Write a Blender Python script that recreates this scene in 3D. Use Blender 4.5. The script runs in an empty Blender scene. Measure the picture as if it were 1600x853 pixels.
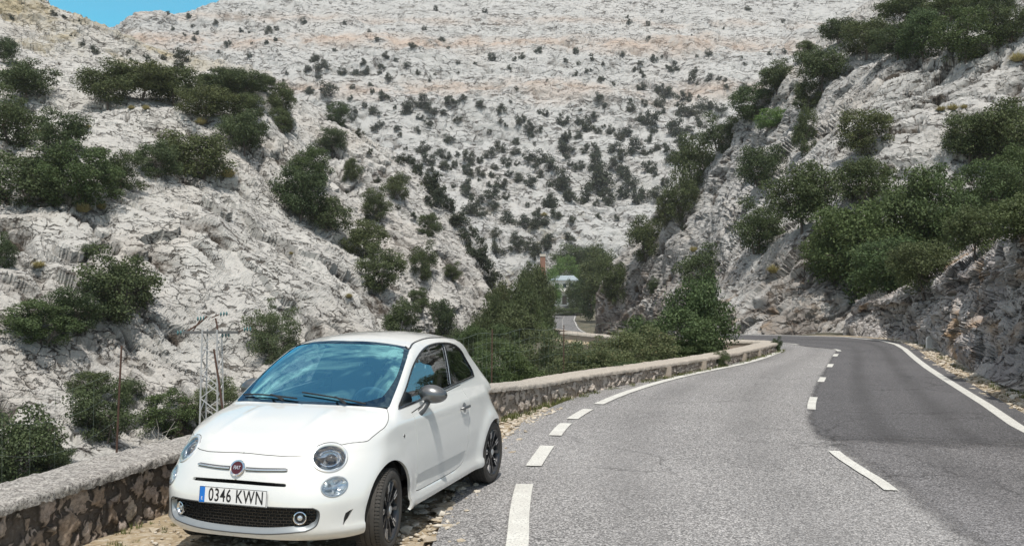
import bpy, bmesh, math, random
import numpy as np
from mathutils import Vector, Matrix, geometry
from mathutils.bvhtree import BVHTree

scene = bpy.context.scene
COL = scene.collection
R = math.radians

# ------------------------------------------------------------------ helpers
def link(name, me, mat=None, parent=None, smooth=True):
    o = bpy.data.objects.new(name, me)
    COL.objects.link(o)
    if mat is not None and not me.materials:
        me.materials.append(mat)
    if parent is not None:
        o.parent = parent
    if smooth and me.polygons:
        me.polygons.foreach_set('use_smooth', [True] * len(me.polygons))
    return o

def meshobj(name, V, Fc, mat=None, parent=None, smooth=True, normals=None):
    me = bpy.data.meshes.new(name)
    me.from_pydata([tuple(map(float, v)) for v in V], [], [tuple(int(i) for i in f) for f in Fc])
    me.update()
    o = link(name, me, mat, parent, smooth)
    if normals is not None:
        me.normals_split_custom_set_from_vertices([tuple(n) for n in normals])
    return o

def fastmesh(name, V, T, mat=None, parent=None, smooth=True):
    """numpy mesh; T = (n,3) or (n,4) array of indices"""
    me = bpy.data.meshes.new(name)
    V = np.ascontiguousarray(V, dtype=np.float32); T = np.ascontiguousarray(T, dtype=np.int32)
    k = T.shape[1]
    me.vertices.add(len(V)); me.vertices.foreach_set('co', V.ravel())
    me.loops.add(T.size); me.loops.foreach_set('vertex_index', T.ravel())
    me.polygons.add(len(T)); me.polygons.foreach_set('loop_start', np.arange(0, T.size, k, dtype=np.int32))
    me.polygons.foreach_set('use_smooth', np.full(len(T), smooth, dtype=bool))
    me.update(calc_edges=True); me.validate()
    return link(name, me, mat, parent, False)

def empty(name, loc=(0, 0, 0), rz=0.0, parent=None):
    o = bpy.data.objects.new(name, None); COL.objects.link(o)
    o.location = loc; o.rotation_euler = (0, 0, rz); o.parent = parent
    o.empty_display_size = 0.2
    return o

def tag(o, label=None, cat=None, group=None, kind=None):
    if label: o['label'] = label
    if cat: o['category'] = cat
    if group: o['group'] = group
    if kind: o['kind'] = kind
    return o

class MB:
    """collects simple solids into one mesh"""
    def __init__(s): s.V = []; s.F = []
    def add(s, V, Fc):
        n = len(s.V); s.V += [tuple(map(float, v)) for v in V]; s.F += [tuple(i + n for i in f) for f in Fc]; return s
    def tube(s, pts, rad, n=8, caps=True):
        pts = [np.array(p, float) for p in pts]; N = len(pts)
        rad = [rad] * N if np.isscalar(rad) else list(rad)
        V = []; prev = None
        for i, p in enumerate(pts):
            t = pts[min(i + 1, N - 1)] - pts[max(i - 1, 0)]; t = t / (np.linalg.norm(t) + 1e-12)
            if prev is None:
                a = np.array([0, 0, 1.]) if abs(t[2]) < .9 else np.array([1., 0, 0])
            else: a = prev
            a = a - t * (a @ t); a /= (np.linalg.norm(a) + 1e-12); prev = a
            b = np.cross(t, a)
            for k in range(n):
                w = 2 * math.pi * k / n; V.append(p + rad[i] * (math.cos(w) * a + math.sin(w) * b))
        Fc = []
        for i in range(N - 1):
            for k in range(n):
                k2 = (k + 1) % n
                Fc.append((i * n + k, i * n + k2, (i + 1) * n + k2, (i + 1) * n + k))
        if caps: Fc.append(tuple(range(n))[::-1]); Fc.append(tuple(range((N - 1) * n, N * n)))
        return s.add(V, Fc)
    def bar(s, a, b, w, h, up=(0, 0, 1)):
        a = np.array(a, float); b = np.array(b, float); t = b - a; t /= np.linalg.norm(t)
        u = np.array(up, float); x = np.cross(t, u)
        if np.linalg.norm(x) < 1e-6: x = np.cross(t, np.array([1., 0, 0]))
        x /= np.linalg.norm(x); u = np.cross(x, t)
        V = [p + sx * x * w / 2 + su * u * h / 2 for p in (a, b) for sx, su in ((-1, -1), (1, -1), (1, 1), (-1, 1))]
        return s.add(V, [(3, 2, 1, 0), (4, 5, 6, 7), (0, 1, 5, 4), (1, 2, 6, 5), (2, 3, 7, 6), (3, 0, 4, 7)])
    def box(s, c, d):
        x, y, z = c; a, b, e = [k / 2 for k in d]
        V = [(x + i * a, y + j * b, z + k * e) for i in (-1, 1) for j in (-1, 1) for k in (-1, 1)]
        return s.add(V, [(0, 1, 3, 2), (4, 6, 7, 5), (0, 4, 5, 1), (2, 3, 7, 6), (0, 2, 6, 4), (1, 5, 7, 3)])
    def lathe(s, prof, n=48, axis='y', close=False):
        V = []; m = len(prof)
        for k in range(n):
            w = 2 * math.pi * k / n; c, q = math.cos(w), math.sin(w)
            for r, t in prof:
                V.append({'y': (r * c, t, r * q), 'z': (r * c, r * q, t), 'x': (t, r * c, r * q)}[axis])
        Fc = []
        for k in range(n):
            k2 = (k + 1) % n
            for i in range(m - 1 + (1 if close else 0)):
                i2 = (i + 1) % m
                Fc.append((k * m + i, k * m + i2, k2 * m + i2, k2 * m + i))
        return s.add(V, Fc)
    def build(s, name, mat, parent=None, smooth=True, bevel=0.0, M=None, fixn=True):
        me = bpy.data.meshes.new(name); V = s.V
        if M is not None: V = [M @ Vector(v) for v in V]
        me.from_pydata([tuple(v) for v in V], [], s.F); me.update()
        bm = bmesh.new(); bm.from_mesh(me)
        if bevel > 0:
            bmesh.ops.bevel(bm, geom=[e for e in bm.edges if e.is_manifold and e.calc_face_angle(0) > .6], offset=bevel, segments=2, affect='EDGES')
        if fixn: bmesh.ops.recalc_face_normals(bm, faces=bm.faces)
        bm.to_mesh(me); bm.free()
        o = link(name, me, mat, parent, smooth)
        if smooth:
            try: me.set_sharp_from_angle(angle=R(38))
            except Exception: pass
        return o

# ------------------------------------------------------------------ materials
def newmat(name):
    m = bpy.data.materials.new(name); m.use_nodes = True
    nt = m.node_tree; b = nt.nodes['Principled BSDF']
    return m, nt, b
def N(nt, typ, **kw):
    n = nt.nodes.new(typ)
    for k, v in kw.items():
        if k.startswith('i_'):
            key = k[2:].replace('_', ' ')
            n.inputs[int(key) if key.isdigit() else key].default_value = v
        else: setattr(n, k, v)
    return n
def ramp(nt, fac, stops, interp='LINEAR'):
    n = nt.nodes.new('ShaderNodeValToRGB'); n.color_ramp.interpolation = interp
    el = n.color_ramp.elements
    while len(el) < len(stops): el.new(0.5)
    for e, (p, c) in zip(el, stops):
        e.position = p; e.color = (*c, 1) if len(c) == 3 else c
    nt.links.new(fac, n.inputs[0]); return n.outputs[0]
def mix(nt, fac, a, b, mode='MIX'):
    n = nt.nodes.new('ShaderNodeMix'); n.data_type = 'RGBA'; n.blend_type = mode
    for s, v in ((n.inputs[0], fac), (n.inputs[6], a), (n.inputs[7], b)):
        if hasattr(v, 'links'): nt.links.new(v, s)
        elif isinstance(v, (tuple, list)): s.default_value = (*v, 1) if len(v) == 3 else v
        else: s.default_value = v
    return n.outputs[2]
def noise(nt, vec, scale, detail=6, rough=.6, dist=0.0, out=0):
    n = nt.nodes.new('ShaderNodeTexNoise'); n.inputs['Scale'].default_value = scale
    n.inputs['Detail'].default_value = detail; n.inputs['Roughness'].default_value = rough; n.inputs['Distortion'].default_value = dist
    if vec is not None: nt.links.new(vec, n.inputs['Vector'])
    return n.outputs[out]
def coords(nt, which='Object'):
    return nt.nodes.new('ShaderNodeTexCoord').outputs[which]
def bump(nt, b, height, strength=.5, dist=.02, normal=None):
    n = nt.nodes.new('ShaderNodeBump'); n.inputs['Strength'].default_value = strength; n.inputs['Distance'].default_value = dist
    nt.links.new(height, n.inputs['Height'])
    if normal is not None: nt.links.new(normal, n.inputs['Normal'])
    if b is not None: nt.links.new(n.outputs[0], b.inputs['Normal'])
    return n.outputs[0]
def simple(name, col, rough=.5, metal=0.0, coat=0.0, spec=.5, var=.06, vs=30.0, bmp=0.0):
    m, nt, b = newmat(name)
    v = noise(nt, coords(nt), vs, 4)
    c = mix(nt, v, tuple(k * (1 - var) for k in col), tuple(min(1, k * (1 + var)) for k in col))
    nt.links.new(c, b.inputs['Base Color'])
    b.inputs['Roughness'].default_value = rough; b.inputs['Metallic'].default_value = metal
    b.inputs['Coat Weight'].default_value = coat; b.inputs['Coat Roughness'].default_value = .05
    b.inputs['Specular IOR Level'].default_value = spec
    if bmp: bump(nt, b, v, bmp, .01)
    return m

# ------------------------------------------------------------------ camera (matched to the photograph)
FPX, PITCH, CAMH = 1357.74, -0.0165, 1.8756
def campix(px, py):
    """direction of the ray through a pixel of the 1600 x 853 photograph"""
    u = (px - 800) / FPX; v = -(py - 426.5) / FPX
    cp, sp = math.cos(PITCH), math.sin(PITCH)
    return np.array([u, cp + v * sp, -sp + v * cp])
def at(px, py, depth):
    """world point on that ray at forward distance depth"""
    d = campix(px, py); return np.array([0, 0, CAMH]) + d * (depth / d[1])
def onz(px, py, z=0.0):
    d = campix(px, py); return np.array([0, 0, CAMH]) + d * ((z - CAMH) / d[2])

cd = bpy.data.cameras.new('camera'); cam = bpy.data.objects.new('camera', cd); COL.objects.link(cam)
cd.sensor_width = 36; cd.lens = 36 * FPX / 1600; cd.clip_end = 6000; cd.clip_start = .05
cam.location = (0, 0, CAMH); cam.rotation_euler = (R(90) - PITCH, 0, 0)
scene.camera = cam

def spl(xs, ys, x):
    """cubic Hermite interpolation through (xs, ys), clamped"""
    xs = np.asarray(xs, float); ys = np.asarray(ys, float); x = np.clip(x, xs[0], xs[-1])
    d = np.diff(ys) / np.diff(xs); m = np.zeros_like(ys); m[0] = d[0]; m[-1] = d[-1]
    m[1:-1] = np.where(d[:-1] * d[1:] > 0, 2 * d[:-1] * d[1:] / (d[:-1] + d[1:] + 1e-12), 0)
    i = np.clip(np.searchsorted(xs, x) - 1, 0, len(xs) - 2)
    h = xs[i + 1] - xs[i]; t = (x - xs[i]) / h
    return ((2*t**3 - 3*t**2 + 1) * ys[i] + (t**3 - 2*t**2 + t) * h * m[i] + (-2*t**3 + 3*t**2) * ys[i+1] + (t**3 - t**2) * h * m[i+1])

def smooth_loop(pts, n=80, closed=True):
    """Catmull-Rom through control points"""
    p = np.array(pts, float); m = len(p); out = []
    segs = m if closed else m - 1
    per = max(2, n // segs)
    for i in range(segs):
        g = lambda k: p[k % m] if closed else p[min(max(k, 0), m - 1)]
        p0, p1, p2, p3 = g(i-1), g(i), g(i+1), g(i+2)
        for j in range(per):
            t = j / per
            out.append(.5 * (2*p1 + (p2-p0)*t + (2*p0-5*p1+4*p2-p3)*t*t + (3*p1-p0-3*p2+p3)*t**3))
    if not closed: out.append(p[-1])
    return np.array(out)
# ================================================================== NOISE (numpy)
def _hash(ix, iy, iz, s):
    h = (ix.astype(np.int64) * 374761393 + iy.astype(np.int64) * 668265263 + iz.astype(np.int64) * 2147483647 + s * 974711) & 0xFFFFFFFF
    h = ((h ^ (h >> 13)) * 1274126177) & 0xFFFFFFFF
    h = ((h ^ (h >> 16)) * 2246822519) & 0xFFFFFFFF
    return h ^ (h >> 15)
def perlin(P, s=0):
    f = np.floor(P); i = f.astype(np.int64); t = P - f; w = t * t * t * (t * (t * 6 - 15) + 10)
    out = np.zeros(len(P))
    for a in (0, 1):
        for b in (0, 1):
            for c in (0, 1):
                h = _hash(i[:, 0] + a, i[:, 1] + b, i[:, 2] + c, s)
                gx = ((h & 1023) / 511.5 - 1); gy = (((h >> 10) & 1023) / 511.5 - 1); gz = (((h >> 20) & 1023) / 511.5 - 1)
                d = gx * (t[:, 0] - a) + gy * (t[:, 1] - b) + gz * (t[:, 2] - c)
                out += d * (w[:, 0] if a else 1 - w[:, 0]) * (w[:, 1] if b else 1 - w[:, 1]) * (w[:, 2] if c else 1 - w[:, 2])
    return out
def fbm(P, oct=5, gain=.5, s=0, ridged=False):
    o = np.zeros(len(P)); a = 1.0; Q = P.copy()
    for k in range(oct):
        n = perlin(Q, s + k * 7)
        o += a * ((1 - 2 * np.abs(n)) - .5 if ridged else n); a *= gain; Q = Q * 2.03 + 11.7
    return o
def voronoi(P, s=0, jit=.95):
    f = np.floor(P).astype(np.int64); d1 = np.full(len(P), 9.); d2 = np.full(len(P), 9.); idd = np.zeros(len(P), np.int64); V = np.zeros_like(P)
    for a in (-1, 0, 1):
        for b in (-1, 0, 1):
            for c in (-1, 0, 1):
                ix, iy, iz = f[:, 0] + a, f[:, 1] + b, f[:, 2] + c
                h = _hash(ix, iy, iz, s)
                C = np.stack([ix + .5 + jit * ((h & 1023) / 1023 - .5), iy + .5 + jit * (((h >> 10) & 1023) / 1023 - .5), iz + .5 + jit * (((h >> 20) & 1023) / 1023 - .5)], 1)
                D = P - C; d = np.sqrt((D * D).sum(1))
                n = d < d1
                d2 = np.where(n, d1, np.minimum(d2, d)); idd = np.where(n, h, idd); V = np.where(n[:, None], D, V); d1 = np.where(n, d, d1)
    return d1, d2, idd, V
def rnd(idd, k): return ((idd * (2 * k + 1) * 2654435761 >> 7) & 4095) / 4095.0

# bedding: joints dip to the right as on the photographed slopes
def rotm(ax, ang): return np.array(Matrix.Rotation(R(ang), 3, ax))
def rock_disp(P, s, dip=35, seed=0, blocky=1.0, flute=.5, aniso=(.50, 1.0, 1.25), cracks=(.075, .05), levels=3, ledge=1.0, slits=1.2, facet=.46, fall=.85, bigk=1.0):
    """height of the rock surface over its smooth base, in metres; s = size of the largest blocks"""
    B = rotm('Y', dip) @ rotm('Z', 20)
    Q = P @ B.T
    wv = np.stack([fbm(Q / (s * 1.3) + 31 * k, 3, .5, seed + k) for k in range(3)], 1)
    big = fbm(Q / (s * 3.4), 4, .52, seed + 50)
    out = .62 * bigk * s * big + .8 * (bigk - 1) * s * fbm(Q * [.45, 1, 1] / (s * 6.5) + 3, 3, .5, seed + 55, True) + .10 * s * fbm(Q / (s * 1.1) + 5, 3, .5, seed + 60)
    # bedding ledges: gentle ramps that end in short steps
    for k, (w_, am) in enumerate(((1.9, .17), (.62, .065))):
        t = Q[:, 2] / (s * w_) + .75 * fbm(Q / (s * 3.2) + 40 * k, 3, .45, seed + 70 + k)
        fr = t - np.floor(t); st = np.where(fr < .72, fr / .72, (1 - fr) / .28); st = st * st * (3 - 2 * st)
        msk = np.clip(.5 + 1.8 * perlin(Q / (s * 2.2) + 77 * k, seed + 80 + k), 0, 1)
        out += ledge * am * s * (st - .5) * msk
    sc = s; amp = blocky; crack_all = np.zeros(len(P))
    for lv in range(levels):
        W = (Q + wv * s * .42 + (np.stack([perlin(Q / (sc * .35) + 9 * k, seed + 90 + k) for k in range(3)], 1) * sc * .20)) / sc * np.array(aniso)
        d1, d2, idd, V = voronoi(W, seed + 200 + lv)
        e = d2 - d1
        tilt = V[:, 0] * (rnd(idd, 1) - .5) + V[:, 1] * (rnd(idd, 2) - .5) + V[:, 2] * (rnd(idd, 3) - .5)
        keep = np.clip(.5 + 2.2 * perlin(Q / (sc * 2.5) + 13, seed + 120 + lv), 0, 1) * (rnd(idd, 5) > .15)
        out += amp * sc * ((rnd(idd, 4) - .5) * .15 + tilt * facet + .03 * (1 - np.exp(-e / .15)) * keep) - amp * sc * cracks[0] * np.exp(-(e / cracks[1])**2) * keep
        crack_all = np.maximum(crack_all, np.exp(-(e / (cracks[1] * 1.25))**2) * keep * (1 if lv < 2 else .6))
        sc /= 2.7; amp *= fall
    for k, (w_, dp, th) in enumerate(((.34, .11, .20), (.15, .050, .22), (.8, .16, .24))):
        A = (Q + wv * s * w_ * .9) * np.array([.30, 1.0, 1.5]) / (s * w_)
        n_ = fbm(A, 2, .5, seed + 500 + k); t = np.clip((n_ - th) / .16, 0, 1); t = t * t * (3 - 2 * t)
        out -= slits * dp * s * t; crack_all = np.maximum(crack_all, t * (.95 if k != 1 else .7))
    F = Q * np.array([1.0, 1.0, .30]) / (s * .16)
    out += flute * .022 * s * fbm(F, 3, .55, seed + 300, True) * np.clip(.4 + 2 * perlin(Q / (s * 3), seed + 9), 0, 1)
    out += .022 * s * fbm(Q / (s * .12), 3, .6, seed + 400)
    return out, crack_all

HILLS = []; BV = []
def hill(name, lines, nu, nv, mat, s, amp=1.0, seed=0, fold=None, kind='structure', label=None, cat=None, envel=None, **kw):
    """lines bottom -> top, each [(px, py, depth), ...]; a smooth base surface, then rock relief along its normal"""
    us = np.linspace(0, 1, nu); G = []
    for L in lines:
        L = np.array(L, float); x = L[:, 0]; t = (x - x[0]) / (x[-1] - x[0]); px = x[0] + us * (x[-1] - x[0])
        py = spl(t, L[:, 1], us); d = np.exp(spl(t, np.log(L[:, 2]), us))
        G.append(np.stack([at(a, b, c) for a, b, c in zip(px, py, d)]))
    G = np.array(G)                                            # rows x nu x 3
    # spacing of rows follows their mean distance apart so that quads stay even on screen
    pl = np.array([np.mean([l[1] for l in L]) for L in lines]); w = np.abs(np.diff(pl)) + 12; tv = np.concatenate([[0], np.cumsum(w)]); tv /= tv[-1]
    vs = np.linspace(0, 1, nv); S = np.zeros((nv, nu, 3))
    for k in range(3):
        i = np.clip(np.searchsorted(tv, vs) - 1, 0, len(tv) - 2); h = (tv[i+1] - tv[i])[:, None]; t = ((vs - tv[i]) / (tv[i+1] - tv[i]))[:, None]
        Y = G[:, :, k]; m = np.zeros_like(Y); d = np.diff(Y, axis=0) / np.diff(tv)[:, None]
        m[0] = d[0]; m[-1] = d[-1]; m[1:-1] = .5 * (d[1:] + d[:-1])
        S[:, :, k] = (2*t**3-3*t**2+1)*Y[i] + (t**3-2*t**2+t)*h*m[i] + (-2*t**3+3*t**2)*Y[i+1] + (t**3-t**2)*h*m[i+1]
    du = np.gradient(S, axis=1); dv = np.gradient(S, axis=0); Nn = np.cross(du, dv); Nn /= np.linalg.norm(Nn, axis=2, keepdims=True) + 1e-9
    toC = np.array([0, 0, CAMH]) - S; Nn *= np.sign((Nn * toC).sum(2).mean())
    P = S.reshape(-1, 3); D, crack = rock_disp(P, s, seed=seed, **kw)
    D = D * amp
    st = np.linalg.norm(du, axis=2); st2 = np.linalg.norm(dv, axis=2); dist_ = S[:, :, 1]; lim = s * .16
    D = D * np.clip(lim / np.maximum(np.maximum(st, st2), 1e-6), .25, 1).ravel()
    if envel is not None: D = D * envel(np.tile(us, nv), np.repeat(vs, nu))
    P = P + Nn.reshape(-1, 3) * D[:, None]
    idx = np.arange(nu * nv).reshape(nv, nu)
    T = np.stack([idx[:-1, :-1], idx[:-1, 1:], idx[1:, 1:], idx[1:, :-1]], -1).reshape(-1, 4)
    o = fastmesh(name, P, T, mat, None, False)
    ca = o.data.attributes.new('joint', 'FLOAT', 'POINT'); ca.data.foreach_set('value', crack.astype(np.float32))
    ca = o.data.attributes.new('relief', 'FLOAT', 'POINT'); ca.data.foreach_set('value', np.clip(D / (s * amp), -1, 1).astype(np.float32))
    tag(o, label, cat, None, kind)
    BV.append((name, BVHTree.FromPolygons([tuple(p) for p in P.tolist()], [tuple(t) for t in T.tolist()])))
    HILLS.append(o); return o
def hit(px, py, only=None, dmin=0):
    d = campix(px, py); best = None; dv = Vector(d).normalized(); o = Vector((0, 0, CAMH))
    for n, b in BV:
        if only and n not in only: continue
        loc, nr, i, dist = b.ray_cast(o + dv * dmin, dv)
        if loc is not None and (best is None or dist < best[1]): best = (loc, dist, n, nr)
    return best

# ------------------------------------------------------------------ rock materials
def N_mul(nt, a, k):
    n = N(nt, 'ShaderNodeMath', operation='MULTIPLY'); nt.links.new(a, n.inputs[0]); n.inputs[1].default_value = k; return n.outputs[0]
def rock_mat(name, s, base=(.47, .455, .435), dark=(.30, .295, .29), warm=(.45, .36, .27), warm_amt=.25, joint=(.075, .062, .05), soil_or_shade=None, bumpd=.05, streak=.5, jamt=.55, dip=35):
    m, nt, b = newmat(name); g = coords(nt)
    n1 = noise(nt, g, .9 / s, 8, .62, .4); n2 = noise(nt, g, 5.0 / s, 7, .65); n3 = noise(nt, g, .22 / s, 5, .6, .6)
    c = mix(nt, ramp(nt, n1, [(.30, (0, 0, 0)), (.62, (1, 1, 1))]), dark, base)
    c = mix(nt, ramp(nt, n2, [(.35, (0, 0, 0)), (.75, (.5, .5, .5))]), c, tuple(min(1, k * 1.28) for k in base))
    c = mix(nt, ramp(nt, n3, [(.52, (0, 0, 0)), (.72, (warm_amt,) * 3)]), c, warm)
    # dark lichen specks and mineral streaks, with shapes of their own
    mp = N(nt, 'ShaderNodeMapping'); nt.links.new(g, mp.inputs[0]); mp.inputs['Rotation'].default_value = (R(15), R(30), 0); mp.inputs['Scale'].default_value = (1, 1, .28)
    n4 = noise(nt, mp.outputs[0], 3.2 / s, 8, .7, .8)
    c = mix(nt, ramp(nt, n4, [(.56, (0, 0, 0)), (.72, (streak,) * 3)]), c, (.13, .125, .12))
    vo = N(nt, 'ShaderNodeTexVoronoi', feature='DISTANCE_TO_EDGE'); vo.inputs['Scale'].default_value = 3.3 / s
    wn = noise(nt, g, 2.2 / s, 5, .6, 0, 1); wm = mix(nt, .35 * min(1, s), g, wn, 'LINEAR_LIGHT')
    ad = N(nt, 'ShaderNodeVectorMath', operation='MULTIPLY_ADD'); nt.links.new(wn, ad.inputs[0]); ad.inputs[1].default_value = (s * .5,) * 3; nt.links.new(g, ad.inputs[2])
    mp2 = N(nt, 'ShaderNodeMapping'); nt.links.new(ad.outputs[0], mp2.inputs[0]); mp2.inputs['Rotation'].default_value = (0, R(-35), R(20)); mp2.inputs['Scale'].default_value = (.55, 1, 1.2)
    nt.links.new(mp2.outputs[0], vo.inputs['Vector'])
    fine = ramp(nt, vo.outputs['Distance'], [(.0, (1, 1, 1)), (.040, (0, 0, 0))])
    mk = N(nt, 'ShaderNodeMath', operation='MULTIPLY'); nt.links.new(fine, mk.inputs[0]); nt.links.new(ramp(nt, noise(nt, g, 1.1 / s, 4), [(.46, (0, 0, 0)), (.56, (.85, .85, .85))]), mk.inputs[1])
    c = mix(nt, mk.outputs[0], c, joint)
    mp3 = N(nt, 'ShaderNodeMapping'); nt.links.new(ad.outputs[0], mp3.inputs[0]); mp3.inputs['Rotation'].default_value = (0, R(-dip), R(20)); mp3.inputs['Scale'].default_value = (.28, 1, 1.7)
    slit = ramp(nt, noise(nt, mp3.outputs[0], 6.5 / s, 4, .55, .3), [(.58, (0, 0, 0)), (.66, (1, 1, 1))])
    c = mix(nt, N_mul(nt, slit, .85), c, joint)
    # earth and moss caught in the joints of the relief
    at_ = N(nt, 'ShaderNodeAttribute', attribute_name='joint')
    jm = N(nt, 'ShaderNodeMath', operation='MULTIPLY'); nt.links.new(ramp(nt, at_.outputs['Fac'], [(.55, (0, 0, 0)), (.95, (jamt,) * 3)]), jm.inputs[0]); nt.links.new(ramp(nt, noise(nt, g, 2.5 / s, 5, .7), [(.38, (0, 0, 0)), (.56, (1, 1, 1))]), jm.inputs[1])
    c = mix(nt, jm.outputs[0], c, joint)
    if soil_or_shade:
        c = soil_or_shade(nt, g, c)
    nt.links.new(c, b.inputs['Base Color']); b.inputs['Roughness'].default_value = .92; b.inputs['Specular IOR Level'].default_value = .2
    h1 = N(nt, 'ShaderNodeMath', operation='SUBTRACT'); nt.links.new(noise(nt, mp2.outputs[0], 7 / s, 9, .68), h1.inputs[0]); nt.links.new(mk.outputs[0], h1.inputs[1]); h2 = N(nt, 'ShaderNodeMath', operation='SUBTRACT'); nt.links.new(h1.outputs[0], h2.inputs[0]); nt.links.new(slit, h2.inputs[1]); h1 = h2
    bump(nt, b, h1.outputs[0], 1.0, s * bumpd)
    return m
def soil_far(nt, g, c):
    """pinkish scree benches and ochre grass on the far mountain"""
    sp = N(nt, 'ShaderNodeSeparateXYZ'); nt.links.new(g, sp.inputs[0])
    nz = noise(nt, g, .013, 7, .62, .5)
    ma = N(nt, 'ShaderNodeMath', operation='MULTIPLY_ADD'); nt.links.new(nz, ma.inputs[0]); ma.inputs[1].default_value = 30; nt.links.new(sp.outputs[2], ma.inputs[2])
    for z0, w, a in ((148, 11, .78), (109, 9, .68), (172, 6, .4)):
        d = N(nt, 'ShaderNodeMath', operation='SUBTRACT'); nt.links.new(ma.outputs[0], d.inputs[0]); d.inputs[1].default_value = z0
        ab = N(nt, 'ShaderNodeMath', operation='ABSOLUTE'); nt.links.new(d.outputs[0], ab.inputs[0])
        mr = N(nt, 'ShaderNodeMapRange'); nt.links.new(ab.outputs[0], mr.inputs[0]); mr.inputs[1].default_value = w; mr.inputs[2].default_value = 0; mr.inputs[4].default_value = a
        br = N(nt, 'ShaderNodeMath', operation='MULTIPLY'); nt.links.new(mr.outputs[0], br.inputs[0]); nt.links.new(ramp(nt, noise(nt, g, .05, 6, .7), [(.36, (0, 0, 0)), (.56, (1, 1, 1))]), br.inputs[1])
        c = mix(nt, br.outputs[0], c, (.47, .36, .285))
    gr = N(nt, 'ShaderNodeMapRange'); nt.links.new(sp.outputs[2], gr.inputs[0]); gr.inputs[1].default_value = 48; gr.inputs[2].default_value = 8; gr.inputs[4].default_value = .7
    bm = N(nt, 'ShaderNodeMath', operation='MULTIPLY'); nt.links.new(gr.outputs[0], bm.inputs[0]); nt.links.new(ramp(nt, noise(nt, g, .12, 6, .7), [(.55, (0, 0, 0)), (.68, (1, 1, 1))]), bm.inputs[1])
    return mix(nt, bm.outputs[0], c, (.30, .25, .10))
def soil_tan(nt, g, c):
    k = ramp(nt, noise(nt, g, .035, 6, .65, .4), [(.48, (0, 0, 0)), (.60, (.8, .8, .8))])
    return mix(nt, k, c, (.36, .30, .18))
def foot_stain_shade(nt, g, c):
    """ochre stains and painted brown shade low on the cliff above the bend"""
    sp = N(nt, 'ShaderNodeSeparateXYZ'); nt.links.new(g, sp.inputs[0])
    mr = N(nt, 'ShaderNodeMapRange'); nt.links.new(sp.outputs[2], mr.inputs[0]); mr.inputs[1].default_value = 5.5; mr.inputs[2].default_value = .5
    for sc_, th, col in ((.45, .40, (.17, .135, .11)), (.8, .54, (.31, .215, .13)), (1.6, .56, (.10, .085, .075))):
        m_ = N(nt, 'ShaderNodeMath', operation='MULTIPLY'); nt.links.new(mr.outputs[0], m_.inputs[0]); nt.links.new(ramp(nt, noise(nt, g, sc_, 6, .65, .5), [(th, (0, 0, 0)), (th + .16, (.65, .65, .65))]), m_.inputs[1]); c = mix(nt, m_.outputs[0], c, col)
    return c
def soil_cut(nt, g, c):
    """rusty, ochre and grey-violet stains of the road cutting"""
    k = ramp(nt, noise(nt, g, .55, 6, .6, .5), [(.55, (0, 0, 0)), (.68, (.8, .8, .8))])
    c = mix(nt, k, c, (.36, .22, .10))
    k = ramp(nt, noise(nt, g, .35, 5, .6, .5), [(.50, (0, 0, 0)), (.66, (.6, .6, .6))])
    return mix(nt, k, c, (.27, .235, .235))

ROCK_L = rock_mat('limestone_left', 2.6, base=(.485, .475, .45), dark=(.385, .375, .36), warm_amt=.26, streak=.42, jamt=1.0, dip=38, bumpd=.06)
ROCK_B = rock_mat('limestone_rib', 3.4, base=(.485, .475, .455), dark=(.385, .377, .362), warm_amt=.22, streak=.42, jamt=.75, dip=40, bumpd=.06)
ROCK_M = rock_mat('limestone_far', 14, base=(.455, .455, .445), dark=(.385, .387, .382), warm_amt=.1, soil_or_shade=soil_far, streak=.4, bumpd=.05, jamt=.6, dip=32)
ROCK_P = rock_mat('limestone_peak', 6, base=(.46, .447, .42), dark=(.38, .37, .35), warm_amt=.15, soil_or_shade=soil_tan, streak=.35, jamt=.6, dip=30)
ROCK_R = rock_mat('limestone_right', 2.4, base=(.46, .452, .437), dark=(.30, .297, .29), warm_amt=.28, streak=.55, jamt=1.0, soil_or_shade=foot_stain_shade, dip=-38, bumpd=.06)
ROCK_C = rock_mat('cutting_rock', 1.1, base=(.50, .475, .46), dark=(.31, .295, .29), warm=(.42, .33, .24), warm_amt=.6, soil_or_shade=soil_cut, streak=.5, bumpd=.08, jamt=.8, dip=-32)
# ================================================================== LAND
def ext(L, dx=30, dy=25, k=1.25):
    """carry a line round the back of its right-hand edge"""
    x, y, d = L[-1]; return L + [(x + dx * .25, y + dy * .3, d * (1 + (k - 1) * .3)), (x + dx, y + dy, d * k)]
left = [
 [(-220,980,22),(0,900,26),(200,830,31),(400,770,37),(640,720,45)],
 [(-220,650,29),(0,625,34),(200,600,39.5),(400,590,45),(625,560,53)],
 [(-220,440,37),(0,430,41),(200,425,46),(400,425,52),(632,470,61)],
 [(-220,300,46),(0,290,50),(200,282,56),(400,295,62),(578,388,69)],
 [(-220,190,60),(0,190,64),(200,172,70),(380,192,76),(510,290,81)],
 [(-220,110,78),(0,112,82),(200,122,88),(350,130,92),(440,185,94)],
 [(-220,60,98),(0,78,102),(140,104,106),(300,122,108),(415,140,106)],
 [(-220,80,125),(0,100,130),(140,130,130),(300,150,130),(405,175,122)]]
hill('left_hillside', [ext(l) for l in left], 430, 400, ROCK_L, 4.4, .80, seed=3, dip=-42, flute=.10, slits=1.15, blocky=.95, facet=.32, ledge=1.3, fall=.62, levels=4)
rib = [
 [(540,640,80),(660,610,92),(760,570,105)],
 [(545,480,90),(680,485,100),(774,470,112)],
 [(510,390,97),(640,400,105),(748,405,117)],
 [(460,300,104),(590,320,112),(700,333,124)],
 [(420,225,112),(540,242,119),(640,258,130)],
 [(390,155,122),(480,172,128),(560,208,138)],
 [(370,118,132),(430,138,136),(490,172,142)],
 [(350,130,150),(420,150,152),(480,185,155)]]
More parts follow.
